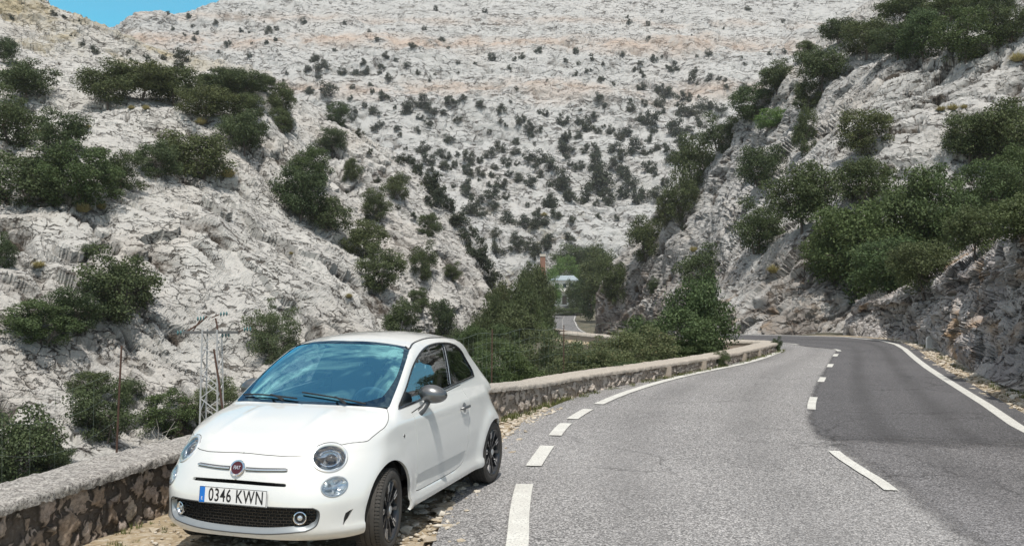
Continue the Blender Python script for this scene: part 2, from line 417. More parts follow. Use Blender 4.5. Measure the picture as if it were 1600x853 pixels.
hill('rib_hillside', [ext(l, 34, 30, 1.2) for l in rib], 260, 300, ROCK_B, 5.0, .75, seed=11, dip=-44, flute=.10, facet=.30, ledge=1.3, slits=1.15, fall=.62, levels=4)
peak = [
 [(-220,190,132),(0,190,136),(150,190,140),(300,190,140),(470,200,145)],
 [(-220,100,150),(0,110,155),(150,118,160),(300,135,160),(450,150,160)],
 [(-220,20,185),(0,35,185),(90,55,186),(170,85,188),(300,120,190),(440,140,185)],
 [(-220,-50,205),(0,-30,205),(55,-8,205),(100,22,205),(150,45,206),(200,58,212),(270,78,220),(420,120,215)],
 [(-220,0,240),(0,10,240),(100,50,240),(170,75,245),(270,100,250),(400,140,250)]]
hill('peak_hillside', peak, 300, 170, ROCK_P, 5.5, .8, seed=21, dip=-30)
far = [
 [(60,640,150),(400,600,170),(700,560,200),(900,535,236),(1100,535,240),(1500,570,240)],
 [(60,500,205),(400,490,222),(700,480,240),(900,478,262),(1100,480,264),(1500,490,264)],
 [(60,390,245),(400,388,262),(700,384,275),(900,382,285),(1100,380,288),(1500,385,290)],
 [(60,280,300),(400,280,318),(700,280,326),(1100,280,332),(1500,285,334)],
 [(60,190,358),(400,190,374),(700,190,380),(1100,188,384),(1500,190,386)],
 [(70,132,405),(400,130,410),(700,130,415),(1100,128,420),(1500,130,420)],
 [(80,95,445),(300,84,450),(700,82,455),(1100,80,460),(1500,84,460)],
 [(100,72,468),(170,62,470),(300,56,480),(700,56,488),(1100,54,492),(1500,58,490)],
 [(120,58,485),(170,48,488),(215,36,492),(260,25,500),(340,13,510),(430,0,530),(700,-14,560),(1100,-12,565),(1500,-8,565)],
 [(120,80,520),(170,70,520),(215,60,520),(260,40,535),(340,20,560),(430,-40,620),(700,-110,670),(1100,-110,680),(1500,-100,680)],
 [(120,110,560),(215,90,570),(340,20,640),(430,-90,720),(700,-210,800),(1100,-220,810),(1500,-200,800)]]
hill('far_mountain', far, 700, 400, ROCK_M, 11, .62, seed=31, dip=-30, flute=.5, levels=4, blocky=1.0, facet=.32, slits=1.0, fall=.74, ledge=.40, bigk=1.9)
right = [
 [(938,545,122),(1000,545,108),(1060,545,84),(1130,540,45),(1250,536,40),(1350,536,38.5),(1450,530,37.5),(1700,520,37)],
 [(936,500,122),(1005,500,108),(1065,498,85),(1132,495,47),(1250,488,41),(1350,488,39.5),(1450,480,38.5),(1700,470,38)],
 [(938,455,123),(1012,450,110),(1075,448,88),(1140,445,52),(1250,435,42.5),(1350,432,41),(1450,420,40.5),(1700,400,40)],
 [(985,380,123),(1060,370,106),(1110,365,84),(1165,360,64),(1260,350,47),(1360,345,44.5),(1460,330,44),(1700,310,43.5)],
 [(1045,302,119),(1120,290,101),(1200,270,73),(1300,255,54),(1400,250,50),(1500,240,48.5),(1700,225,48)],
 [(1110,240,112),(1180,220,96),(1260,190,76),(1350,170,61),(1450,160,56),(1550,150,54),(1720,140,53)],
 [(1178,172,104),(1240,150,90),(1320,120,76),(1400,105,67),(1500,98,62),(1600,80,60),(1750,70,59)],
 [(1228,122,100),(1290,92,90),(1370,70,79),(1450,62,73),(1550,52,68),(1650,40,66),(1780,30,65)],
 [(1285,66,112),(1340,40,100),(1420,10,90),(1500,-10,84),(1600,-30,80),(1800,-50,78)],
 [(1360,6,125),(1430,-40,112),(1500,-70,104),(1600,-90,100),(1850,-110,98)]]
def extl(L, dx=8, dy=14, k=1.07):
    x, y, d = L[0]; return [(x - dx, y + dy, d * k), (x - dx * .25, y + dy * .3, d * (1 + (k - 1) * .3))] + L
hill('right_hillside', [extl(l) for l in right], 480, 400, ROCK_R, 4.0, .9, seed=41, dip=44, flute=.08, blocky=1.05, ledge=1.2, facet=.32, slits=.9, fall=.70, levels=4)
cut_ = [
 [(1318,534,35.5),(1431,536,29.6),(1487,558,23.2),(1528,584,18.6),(1573,604,16.0),(1608,614,15.0),(1700,680,11.0),(1900,860,6.9)],
 [(1325,510,36.0),(1428,508,30.6),(1482,518,24.6),(1525,532,20.0),(1570,545,17.2),(1605,552,15.8),(1700,575,11.8),(1900,680,7.4)],
 [(1335,492,36.8),(1415,478,31.6),(1476,466,26.0),(1530,458,21.8),(1572,452,18.9),(1605,448,17.0),(1700,430,12.8),(1900,430,8.4)],
 [(1340,478,37.8),(1400,458,33.2),(1470,424,28.0),(1530,396,23.8),(1572,374,20.6),(1605,354,18.8),(1700,295,14.6),(1900,190,9.8)],
 [(1345,472,41),(1400,452,36.5),(1470,418,32),(1530,390,28),(1572,368,25),(1605,348,23.2),(1700,290,19),(1900,180,14)],
 [(1350,492,46),(1400,472,43),(1470,440,39),(1530,414,36),(1572,394,33),(1605,376,32),(1700,330,28),(1900,250,25)]]
hill('rock_cutting', cut_, 420, 260, ROCK_C, 1.15, 1.0, seed=53, dip=30, flute=.15, blocky=1.35, cracks=(.12, .06), ledge=.12, facet=.36, fall=.8, slits=.9, envel=lambda u, v: np.clip(v / .16, 0.05, 1))

# ---- road lines measured on the photograph, laid on the ground
def gpts(l): return np.array([onz(*p)[:2] for p in l])
LINE_L = gpts([(808,853),(812,800),(820,757),(832,732),(845,712),(862,688),(878,668),(893,656),(910,645),(935,632),(970,617),(1015,602),(1060,590),(1105,580),(1150,571),(1185,562),(1208,554),(1219,548)])
LINE_R = gpts([(1600,672),(1560,645),(1520,620),(1485,598),(1455,579),(1436,565),(1424,555),(1414,546),(1402,539),(1385,534),(1362,530)])
def path(pts, n=200):
    p = smooth_loop(np.array(pts, float), 20 * len(pts), False); d = np.concatenate([[0], np.cumsum(np.linalg.norm(np.diff(p, axis=0), axis=1))])
    s = np.linspace(0, d[-1], n); return np.stack([np.interp(s, d, p[:, k]) for k in range(p.shape[1])], 1)
A0 = LINE_L[0]; 
EDGE_L = np.concatenate([[[-3.2,-14],[-1.6,-6],[-.35,1.5],[-.05,4.5]], LINE_L, [[8.05,27.1],[7.4,27.9],[6.0,28.6],[4.2,30.2]]])
EDGE_R = np.concatenate([[[3.5,-14],[4.35,-6],[5.05,1.5],[5.8,7.6]], LINE_R, [[12.6,32.6],[11.2,33.6],[9.6,34.2],[7.6,35.0],[6.6,36.0]]])
FAR_C = np.array([[5.4,33.1,-.45],[3.6,40,-1.1],[4.6,55,-2.0],[9.5,75,-3.1],[13.0,93,-4.0],[12.2,108,-4.6],[9.0,124,-4.85],[8.4,140,-4.9],[9.6,165,-4.9],[11.2,190,-4.9],[15.5,225,-4.2],[28,250,-3.6]])
el = path(EDGE_L, 260); er = path(EDGE_R, 260)
ZR = lambda y, x: -.45 * np.clip((8.6 - x) / 3.2, 0, 1)**1.5 * np.clip((y - 26.2) / 3.0, 0, 1)
def strip(name, a, b, nx, za, mat, kind='structure'):
    """sheet between two matching edge paths"""
    n = len(a); V = []
    for i in range(n):
        for k in range(nx):
            p = a[i] + (b[i] - a[i]) * k / (nx - 1); z = za(p[0], p[1]) if callable(za) else za[i]
            V.append((p[0], p[1], z))
    idx = np.arange(n * nx).reshape(n, nx); T = np.stack([idx[:-1, :-1], idx[:-1, 1:], idx[1:, 1:], idx[1:, :-1]], -1).reshape(-1, 4)
    o = fastmesh(name, np.array(V), T[:, ::1], mat); tag(o, kind=kind)
    at_ = o.data.attributes.new('lane', 'FLOAT', 'POINT'); at_.data.foreach_set('value', np.tile(np.linspace(0, 1, nx), n).astype(np.float32))
    at_ = o.data.attributes.new('along', 'FLOAT', 'POINT'); at_.data.foreach_set('value', np.repeat(np.linspace(0, 1, n), nx).astype(np.float32)); return o
def offs(p, d):
    t = np.gradient(p[:, :2], axis=0); t /= np.linalg.norm(t, axis=1, keepdims=True); n = np.stack([-t[:, 1], t[:, 0]], 1); q = p.copy(); q[:, :2] += n * d; return q

def asphalt(name, lo, hi, grain=88, worn=.25, bmp=.7, paths=((.22, .05), (.42, .05)), pk=.42, soft=0.0):
    m, nt, b = newmat(name); g = coords(nt)
    vo = N(nt, 'ShaderNodeTexVoronoi'); vo.inputs['Scale'].default_value = grain; nt.links.new(g, vo.inputs['Vector'])
    gr = N(nt, 'ShaderNodeSeparateColor'); nt.links.new(vo.outputs['Color'], gr.inputs[0])
    c = ramp(nt, gr.outputs[0], [(0, tuple(k * .30 for k in lo)), (.38, tuple(k * .9 for k in lo)), (.72, hi), (1, tuple(min(1, k * 1.7) for k in hi))])
    n2 = noise(nt, g, .55, 6, .62, .3); c = mix(nt, ramp(nt, n2, [(.32, (0, 0, 0)), (.72, (worn,) * 3)]), c, tuple(k * .5 for k in lo))
    n3 = noise(nt, g, .16, 4, .55); c = mix(nt, ramp(nt, n3, [(.45, (0, 0, 0)), (.75, (.30, .30, .30))]), c, tuple(min(1, k * 1.35) for k in hi))
    n5 = noise(nt, g, 22, 5, .7); c = mix(nt, ramp(nt, n5, [(.40, (0, 0, 0)), (.8, (.35, .35, .35))]), c, tuple(k * .6 for k in lo))
    # wheel paths, polished and stained along the lanes
    la = N(nt, 'ShaderNodeAttribute', attribute_name='lane')
    for cc, ww in paths:
        d_ = N(nt, 'ShaderNodeMath', operation='SUBTRACT'); nt.links.new(la.outputs['Fac'], d_.inputs[0]); d_.inputs[1].default_value = cc
        a_ = N(nt, 'ShaderNodeMath', operation='ABSOLUTE'); nt.links.new(d_.outputs[0], a_.inputs[0])
        r_ = N(nt, 'ShaderNodeMapRange', interpolation_type='SMOOTHSTEP'); nt.links.new(a_.outputs[0], r_.inputs[0]); r_.inputs[1].default_value = ww * 1.6; r_.inputs[2].default_value = 0; r_.inputs[4].default_value = pk
        q_ = N(nt, 'ShaderNodeMath', operation='MULTIPLY'); nt.links.new(r_.outputs[0], q_.inputs[0]); nt.links.new(ramp(nt, noise(nt, g, .35, 5, .6), [(.3, (.2, .2, .2)), (.65, (1, 1, 1))]), q_.inputs[1])
        c = mix(nt, q_.outputs[0], c, tuple(k * .62 for k in lo))
    # hairline cracks
    v2 = N(nt, 'ShaderNodeTexVoronoi', feature='DISTANCE_TO_EDGE'); v2.inputs['Scale'].default_value = .42
    ad = N(nt, 'ShaderNodeVectorMath', operation='MULTIPLY_ADD'); nt.links.new(noise(nt, g, 1.2, 6, .65, 0, 1), ad.inputs[0]); ad.inputs[1].default_value = (.9,) * 3; nt.links.new(g, ad.inputs[2]); nt.links.new(ad.outputs[0], v2.inputs['Vector'])
    cm = N(nt, 'ShaderNodeMath', operation='MULTIPLY'); nt.links.new(ramp(nt, v2.outputs['Distance'], [(0, (1, 1, 1)), (.010, (0, 0, 0))]), cm.inputs[0]); nt.links.new(ramp(nt, noise(nt, g, .3, 3), [(.46, (0, 0, 0)), (.56, (.75, .75, .75))]), cm.inputs[1])
    c = mix(nt, cm.outputs[0], c, tuple(k * .3 for k in lo))
    nt.links.new(c, b.inputs['Base Color']); b.inputs['Roughness'].default_value = .82; b.inputs['Specular IOR Level'].default_value = .35
    bump(nt, b, vo.outputs['Distance'], bmp, .006)
    if soft > 0:       # thin overlay feathering out where two surfacings join
        al = N(nt, 'ShaderNodeAttribute', attribute_name='along'); nz_ = noise(nt, g, 3.0, 6, .7)
        def edge(sock, w):
            ma = N(nt, 'ShaderNodeMath', operation='MULTIPLY_ADD'); nt.links.new(nz_, ma.inputs[0]); ma.inputs[1].default_value = -w * 1.5; nt.links.new(sock, ma.inputs[2])
            mr = N(nt, 'ShaderNodeMapRange', interpolation_type='SMOOTHSTEP'); nt.links.new(ma.outputs[0], mr.inputs[0]); mr.inputs[1].default_value = -w * .75; mr.inputs[2].default_value = w * .45; return mr.outputs[0]
        mm = N(nt, 'ShaderNodeMath', operation='MULTIPLY'); nt.links.new(edge(la.outputs['Fac'], soft), mm.inputs[0]); nt.links.new(edge(al.outputs['Fac'], .035), mm.inputs[1])
        nt.links.new(mm.outputs[0], b.inputs['Alpha'])
    return m
ASPH = asphalt('asphalt_old', (.20, .197, .198), (.36, .353, .35))
ASPH_MID = asphalt('asphalt_right_lane', (.125, .122, .126), (.225, .22, .225), worn=.35, paths=((.35, .1), (.75, .1)), soft=.10)
ASPH_DARK = asphalt('asphalt_patch', (.082, .081, .085), (.145, .143, .15), grain=95, worn=.3, bmp=.5, paths=((.30, .06), (.62, .06)), pk=.6, soft=.05)
ASPH_FAR = asphalt('asphalt_far', (.15, .15, .155), (.24, .238, .24))
def line_mat():
    m, nt, b = newmat('road_paint'); g = coords(nt)
    n = noise(nt, g, 60, 6, .75); n2 = noise(nt, g, 3, 5, .6)
    c = mix(nt, ramp(nt, n, [(.38, (1, 1, 1)), (.49, (0, 0, 0))]), (.66, .66, .62), (.30, .295, .29))
    c = mix(nt, ramp(nt, n2, [(.40, (0, 0, 0)), (.70, (.6, .6, .6))]), c, (.46, .45, .42))
    nt.links.new(c, b.inputs['Base Color']); b.inputs['Roughness'].default_value = .7; bump(nt, b, n, .4, .004); return m
PAINT_L = line_mat()
def gravel_mat():
    m, nt, b = newmat('gravel_soil'); g = coords(nt)
    vo = N(nt, 'ShaderNodeTexVoronoi'); vo.inputs['Scale'].default_value = 26; nt.links.new(g, vo.inputs['Vector'])
    sc = N(nt, 'ShaderNodeSeparateColor'); nt.links.new(vo.outputs['Color'], sc.inputs[0])
    c = ramp(nt, sc.outputs[0], [(0, (.16, .11, .065)), (.4, (.34, .27, .18)), (.8, (.47, .41, .32)), (1, (.58, .54, .47))])
    c = mix(nt, ramp(nt, noise(nt, g, .9, 6, .6), [(.40, (0, 0, 0)), (.62, (.85, .85, .85))]), c, (.37, .295, .19))
    c = mix(nt, ramp(nt, noise(nt, g, 7, 5, .7), [(.5, (0, 0, 0)), (.75, (.6, .6, .6))]), c, (.50, .45, .37))
    nt.links.new(c, b.inputs['Base Color']); b.inputs['Roughness'].default_value = .95
    h = mix(nt, .5, vo.outputs['Distance'], noise(nt, g, 14, 6, .7)); bump(nt, b, h, .9, .03); return m
GRAVEL = gravel_mat()
def earth_mat():
    m, nt, b = newmat('gorge_earth'); g = coords(nt)
    c = ramp(nt, noise(nt, g, .6, 8, .65), [(.3, (.05, .05, .03)), (.5, (.13, .12, .08)), (.7, (.30, .28, .24))])
    nt.links.new(c, b.inputs['Base Color']); b.inputs['Roughness'].default_value = .95; bump(nt, b, noise(nt, g, 3, 8, .7), 1, .3); return m
EARTH = earth_mat()

strip('road', offs(el, .62), offs(er, -.34), 16, lambda x, y: ZR(y, x), ASPH)
# centre line: dashes of the photograph
CEN = path(np.concatenate([[[2.0,-14],[2.4,-6],[2.75,1.5],[3.1,5.5]], gpts([(1390,765),(1345,735),(1305,707),(1275,672),(1268,640),(1272,620),(1284,594),(1297,572),(1305,556),(1308,547)]), [[9.35,27.6],[9.2,28.9],[8.4,30.0],[7.2,30.8]]]), 320)
cr_ = np.stack([np.interp(np.linspace(0, 1, 320), np.linspace(0, 1, 260), er[:, k]) for k in (0, 1)], 1)
def clipy(a, y0, y1): return a[(a[:, 1] >= y0) & (a[:, 1] <= y1)]
rl = clipy(CEN, -14, 11.2); rr = np.stack([np.interp(np.linspace(0, 1, len(rl)), np.linspace(0, 1, (er[:, 1] < 10.4).sum()), er[er[:, 1] < 10.4][:, k]) for k in (0, 1)], 1)
strip('road_right_lane', rl, offs(rr, -.34), 8, lambda x, y: .004, ASPH_MID)
wob = lambda p, a: p + a * np.stack([fbm(np.stack([p[:, 0] * 2.2 + k, p[:, 1] * 2.2, 0 * p[:, 0]], 1), 4, .6, 60 + k) for k in (0, 1)], 1)
pl_ = CEN[(CEN[:, 1] > 10.3)]; pr_ = er[(er[:, 1] > 9.6)]
pr2 = np.stack([np.interp(np.linspace(0, 1, len(pl_)), np.linspace(0, 1, len(pr_)), pr_[:, k]) for k in (0, 1)], 1)
strip('road_patch', wob(offs(pl_, .12), .035), offs(pr2, -.34), 8, lambda x, y: .008 + ZR(y, x), ASPH_DARK)
def mark(name, p, w, z=.012):
    o = strip(name, offs(p, w / 2), offs(p, -w / 2), 3, lambda x, y: z + ZR(y, x), PAINT_L); return o
def sub(p, a, b):
    d = np.concatenate([[0], np.cumsum(np.linalg.norm(np.diff(p, axis=0), axis=1))]); i0 = np.argmin(np.linalg.norm(p - a, axis=1)); i1 = np.argmin(np.linalg.norm(p - b, axis=1))
    s = np.linspace(d[i0], d[i1], 24); return np.stack([np.interp(s, d, p[:, k]) for k in (0, 1)], 1)
LLP = path(EDGE_L, 1200); RLP = path(EDGE_R, 1200); CLP = path(CEN, 1600)
for a, b in (((790,900),(818,757)),((826,729),(852,697)),((860,681),(885,662)),((893,655),(920,640))):
    mark('road_marking', sub(LLP, onz(*a)[:2], onz(*b)[:2]), .165)
mark('road_marking', sub(LLP, onz(932,632)[:2], np.array([4.6,29.9])), .165)
mark('road_marking', sub(RLP, np.array([4.0,-10]), np.array([6.8,35.8])), .165)
for a, b in (((1392,767),(1303,705)),((1264,640),(1272,621)),((1281,597),(1287,590)),((1295,574),(1299,569)),((1303,557),(1306,553.5)),((1307.5,549),(1308.5,546))):
    mark('road_marking', sub(CLP, onz(*a)[:2], onz(*b)[:2]), .125)
for p, q in (((9.3,28.3),(9.0,29.3)),((8.5,30.0),(7.6,30.6))):
    mark('road_marking', sub(CLP, np.array(p), np.array(q)), .12)
# far road
fc = path(FAR_C, 240)
strip('far_road', offs(fc, 2.7)[:, :2], offs(fc, -2.7)[:, :2], 5, fc[:, 2], ASPH_FAR)
for dd, w in ((2.45, .16), (-2.45, .16)):
    e = offs(fc, dd); strip('road_marking', offs(e, w/2)[:, :2], offs(e, -w/2)[:, :2], 2, e[:, 2] + .012, PAINT_L)
for i in range(60, 236, 5):
    q = fc[i:i+3]; strip('road_marking', offs(q, .07)[:, :2], offs(q, -.07)[:, :2], 2, q[:, 2] + .012, PAINT_L)

# ---- ground: one sheet; level beside the roads, falling into the gorge behind the wall
WALL = np.array([[-4.2,2.2],[-3.72,4.2],[-3.35,5.6],[-3.16,6.4],[-2.90,7.4],[-2.35,8.9],[-1.5,10.7],[-.18,12.55],[.75,14.5],[1.6,15.9],[2.53,17.2],[4.4,19.9],[5.9,22.2],[7.2,24.5],[7.75,25.5],[7.88,26.05],[7.72,26.55],[7.2,26.9],[6.2,27.3],[5.0,28.2],[3.6,29.9],[2.2,32.6]])
wallp = path(WALL, 900)
cl_all = np.concatenate([path(np.array([[1.2,-14,0],[1.9,-6,0],[2.8,1.5,0],[3.2,7,0],[4.0,12,0],[5.2,17,0],[7.2,22,0],[9.0,26,0],[9.4,28.5,0],[8.2,30.6,-.05],[6.4,32.0,-.3]]), 120), fc])
gx = np.concatenate([np.linspace(-400, -60, 18), np.linspace(-55, -8, 60), np.linspace(-7.6, 16, 170), np.linspace(16.6, 60, 60), np.linspace(70, 400, 18)])
gy = np.concatenate([np.linspace(-60, -8, 24), np.linspace(-7, 36, 210), np.linspace(36.6, 260, 220), np.linspace(270, 900, 30)])
GX, GY = np.meshgrid(gx, gy); q = np.stack([GX.ravel(), GY.ravel()], 1)
def nearest(q, C):
    out = np.zeros(len(q), int); dd = np.zeros(len(q))
    for i in range(0, len(q), 20000):
        d = ((q[i:i+20000, None, :] - C[None, :, :2])**2).sum(2); out[i:i+20000] = d.argmin(1); dd[i:i+20000] = np.sqrt(d.min(1))
    return out, dd
ni, nd = nearest(q, cl_all); tg = np.gradient(cl_all[:, :2], axis=0)[ni]; rel = q - cl_all[ni, :2]
sidev = tg[:, 0] * rel[:, 1] - tg[:, 1] * rel[:, 0]          # > 0 left of the road
wi, wd = nearest(q, wallp); wt = np.gradient(wallp[:, :2], axis=0)[wi]; wr = q - wallp[wi, :2]; wside = wt[:, 0] * wr[:, 1] - wt[:, 1] * wr[:, 0]
# behind the wall = left of its path
behind = (wside > 0) & (q[:, 1] < 33)
drop = np.where(behind, np.clip(wd - .5, 0, 99), 0)
farleft = (q[:, 1] >= 33) & (sidev > 0); drop = np.where(farleft, np.clip(nd - 4.0, 0, 99), drop)
drop = np.where((q[:, 1] < 33) & ~behind, 0, drop)
base = np.where(q[:, 1] < 33, 0, cl_all[ni, 2])
zg = base - .035 - 9.0 * (1 - np.exp(-(drop / 11.0)**1.3))
zg = np.maximum(zg, -9.2) + np.where(drop > .5, .5 * fbm(np.stack([q[:, 0] / 3, q[:, 1] / 3, 0 * q[:, 0]], 1), 4), 0)
zg += np.where((drop < .5) & (nd > 4.3), .035 * fbm(np.stack([q[:, 0] * 1.3, q[:, 1] * 1.3, 0 * q[:, 0]], 1), 4), 0)
zg = np.where((nd > 60) & (drop < .5), zg - np.clip(nd - 60, 0, 200) * .06, zg)
idx = np.arange(len(q)).reshape(GX.shape); T = np.stack([idx[:-1, :-1], idx[:-1, 1:], idx[1:, 1:], idx[1:, :-1]], -1).reshape(-1, 4)
GP = np.stack([q[:, 0], q[:, 1], zg], 1)
ground = fastmesh('ground', GP, T, GRAVEL); tag(ground, kind='structure'); ground.data.materials.append(EARTH)
ground.data.polygons.foreach_set('material_index', ((drop[T].mean(1) > .25) | (q[T][:, :, 1].mean(1) > 36)).astype(np.int32))
BV.append(('ground', BVHTree.FromPolygons([tuple(p) for p in GP.tolist()], [tuple(t) for t in T.tolist()])))
# ================================================================== VEGETATION
def leaf_mat(name, lo, hi, trans=.25, old=(.10, .085, .03)):
    m = bpy.data.materials.new(name); m.use_nodes = True; nt = m.node_tree; nt.nodes.clear()
    out = N(nt, 'ShaderNodeOutputMaterial'); d = N(nt, 'ShaderNodeBsdfPrincipled'); t = N(nt, 'ShaderNodeBsdfTranslucent'); x = N(nt, 'ShaderNodeMixShader'); x.inputs[0].default_value = trans
    d.inputs['Roughness'].default_value = .62; d.inputs['Specular IOR Level'].default_value = .25
    g = N(nt, 'ShaderNodeNewGeometry'); oi = N(nt, 'ShaderNodeObjectInfo')
    c = ramp(nt, g.outputs['Random Per Island'], [(0, lo), (.55, tuple((a + b) / 2 for a, b in zip(lo, hi))), (.93, hi), (1, old)])
    n = noise(nt, g.outputs['Position'], .9, 4, .6); c = mix(nt, ramp(nt, n, [(.35, (0, 0, 0)), (.7, (.55, .55, .55))]), c, tuple(k * 1.35 for k in hi))
    c2 = ramp(nt, oi.outputs['Random'], [(0, (.74, .86, .84)), (.35, (1.02, 1.04, .92)), (.65, (.90, 1.0, .98)), (1, (1.16, 1.10, .98))]); c = mix(nt, 1.0, c, c2, 'MULTIPLY')
    nt.links.new(c, d.inputs[0]); nt.links.new(c, t.inputs[0])
    nt.links.new(d.outputs[0], x.inputs[1]); nt.links.new(t.outputs[0], x.inputs[2]); nt.links.new(x.outputs[0], out.inputs[0]); return m
LEAF_D = leaf_mat('leaves_dark', (.042, .054, .029), (.104, .128, .058), old=(.09, .09, .045))
LEAF_G = leaf_mat('leaves_green', (.040, .057, .028), (.100, .136, .056), old=(.10, .11, .045))
LEAF_L = leaf_mat('leaves_light', (.07, .115, .04), (.16, .24, .08))
LEAF_S = leaf_mat('leaves_sage', (.066, .080, .042), (.150, .172, .088), old=(.22, .16, .09))
LEAF_F = leaf_mat('leaves_far', (.026, .032, .023), (.058, .069, .044))
BARK = simple('bark', (.12, .10, .085), .95, var=.4, vs=8)
DEADW = simple('dead_wood', (.42, .39, .35), .9, var=.2, vs=12)

def crown(seed, nclump, nleaf, leaf, low=.18, flat=.75, spread=.40, clump=.20, outward=.55, wid=1.0):
    """leaf quads in uneven clumps inside a crown one unit wide and one unit high (base at z = 0)"""
    rg = np.random.default_rng(seed); C = []; tries = 0
    lob = rg.normal(size=(4, 3)); lob /= np.linalg.norm(lob, axis=1, keepdims=True)
    while len(C) < nclump and tries < 9000:
        tries += 1; p = rg.uniform(-1, 1, 3); r = np.linalg.norm(p)
        if r > 1 or r < .25: continue
        k = 1 + .22 * np.max(lob @ (p / r)) - .18 * rg.random()
        q = np.array([p[0] * .5 * k * wid, p[1] * .5 * k * wid, (low + 1) / 2 + p[2] * (1 - low) / 2 * k])
        if q[2] < low * .8: continue
        if C and min(np.linalg.norm((q - c[0]) * [1, 1, 1.1]) for c in C) < clump * .55: continue
        C.append((q, clump * rg.uniform(.55, 1.15)))
    Cc = np.array([c[0] for c in C]); Cr = np.array([c[1] for c in C])
    w = Cr**2; w /= w.sum(); ci = rg.choice(len(C), nleaf, p=w)
    d = rg.normal(size=(nleaf, 3)); d /= np.linalg.norm(d, axis=1, keepdims=True); d[:, 2] = np.where(rg.random(nleaf) < .35, np.abs(d[:, 2]), d[:, 2])
    rad = rg.random(nleaf)**.38 * (1 + .25 * rg.normal(size=nleaf) * (rg.random(nleaf) < .25))
    P = Cc[ci] + d * (Cr[ci] * rad)[:, None] * [1, 1, flat]
    st_ = rg.random(nleaf) < .05; P = np.where(st_[:, None], P + d * (Cr[ci] * rg.uniform(.15, .55, nleaf))[:, None], P)
    out = d * outward + rg.normal(size=(nleaf, 3)) * .6 + [0, 0, .28]; out /= np.linalg.norm(out, axis=1, keepdims=True)
    a = np.cross(out, rg.normal(size=(nleaf, 3))); a /= np.linalg.norm(a, axis=1, keepdims=True) + 1e-9; b = np.cross(out, a)
    sz = leaf * rg.uniform(.55, 1.3, nleaf)[:, None]
    V = np.stack([P - a * sz * .5, P - b * sz * .32 + out * sz * .06, P + a * sz * .5, P + b * sz * .32 + out * sz * .06], 1).reshape(-1, 3)
    T = np.arange(nleaf * 4).reshape(-1, 4)
    lo = np.percentile(V, 2.5, axis=0); hi = np.percentile(V, 97.5, axis=0)      # fit the crown to its unit box
    sx = 1 / max(hi[0] - lo[0], hi[1] - lo[1]); sz_ = (1 - low) / (hi[2] - lo[2]); f = lambda p: np.stack([(p[..., 0] - (lo[0] + hi[0]) / 2) * sx, (p[..., 1] - (lo[1] + hi[1]) / 2) * sx, low + (p[..., 2] - lo[2]) * sz_], -1)
    return f(V), T, [(f(c[0]), c[1]) for c in C]
def mesh_of(name, V, T, mat):
    me = bpy.data.meshes.new(name); V = np.ascontiguousarray(V, np.float32); T = np.ascontiguousarray(T, np.int32)
    me.vertices.add(len(V)); me.vertices.foreach_set('co', V.ravel()); me.loops.add(T.size); me.loops.foreach_set('vertex_index', T.ravel())
    me.polygons.add(len(T)); me.polygons.foreach_set('loop_start', np.arange(0, T.size, T.shape[1], dtype=np.int32)); me.update(calc_edges=True); me.materials.append(mat); return me
def trunk_mesh(name, C, seed, r=.022, mat=None, multi=1):
    rg = np.random.default_rng(seed + 5); mb = MB(); base = np.array([0, 0, -.06])
    order = sorted(C, key=lambda c: c[0][2])
    for m_ in range(multi):
        off_ = rg.normal(0, .05, 3) * [1, 1, 0] * (multi > 1); fork = np.array([rg.normal(0, .04), rg.normal(0, .04), .34 + .1 * rg.random()]) + off_ * 2
        pts = [base + off_, base + off_ + (fork - base - off_) * .5 + rg.normal(0, .015, 3), fork]
        mb.tube(pts, [r * 1.35, r, r * .8], 7)
        for c, rr in order[m_::max(1, len(order) // (7 if multi == 1 else 4))]:
            mid = fork * .5 + c * .5 + rg.normal(0, .025, 3); mb.tube([fork, mid, c], [r * .62, r * .4, r * .16], 5)
    return mb.build(name, mat or BARK, None).data
TREES = {}
def proto(kind, n, **k):
    mat = k.pop('mat'); multi = k.pop('multi', 1); tr = k.pop('tr', .022); L = []
    for i in range(n):
        V, T, C = crown(hash(kind) % 1000 if False else sum(map(ord, kind)) * 13 + i * 101, **k)
        cm = mesh_of('crown_' + kind, V, T, mat); tm = trunk_mesh('trunk', C, i, tr, None, multi)
        L.append((cm, tm))
    for o in [o for o in COL.objects if o.name.startswith('trunk') and o.parent is None]: bpy.data.objects.remove(o)
    TREES[kind] = L
proto('oak', 5, mat=LEAF_D, nclump=54, nleaf=13000, leaf=.036, low=.24, clump=.185)
proto('oakg', 5, mat=LEAF_G, nclump=62, nleaf=15000, leaf=.034, low=.08, clump=.175)
proto('bush', 6, mat=LEAF_D, nclump=44, nleaf=11000, leaf=.038, low=.02, clump=.195, multi=3, tr=.014)
proto('bushg', 4, mat=LEAF_G, nclump=64, nleaf=17000, leaf=.032, low=.02, clump=.155, multi=3, tr=.012)
proto('sage', 4, mat=LEAF_S, nclump=64, nleaf=15000, leaf=.030, low=.0, clump=.15, multi=4, tr=.010, outward=.3)
proto('light', 3, mat=LEAF_L, nclump=40, nleaf=8000, leaf=.040, low=.05, clump=.18, multi=2, tr=.014)
proto('far', 6, mat=LEAF_F, nclump=15, nleaf=1700, leaf=.082, low=.0, clump=.26, flat=.95, multi=1, tr=.02, outward=.8)
rgT = random.Random(7); KC = {}
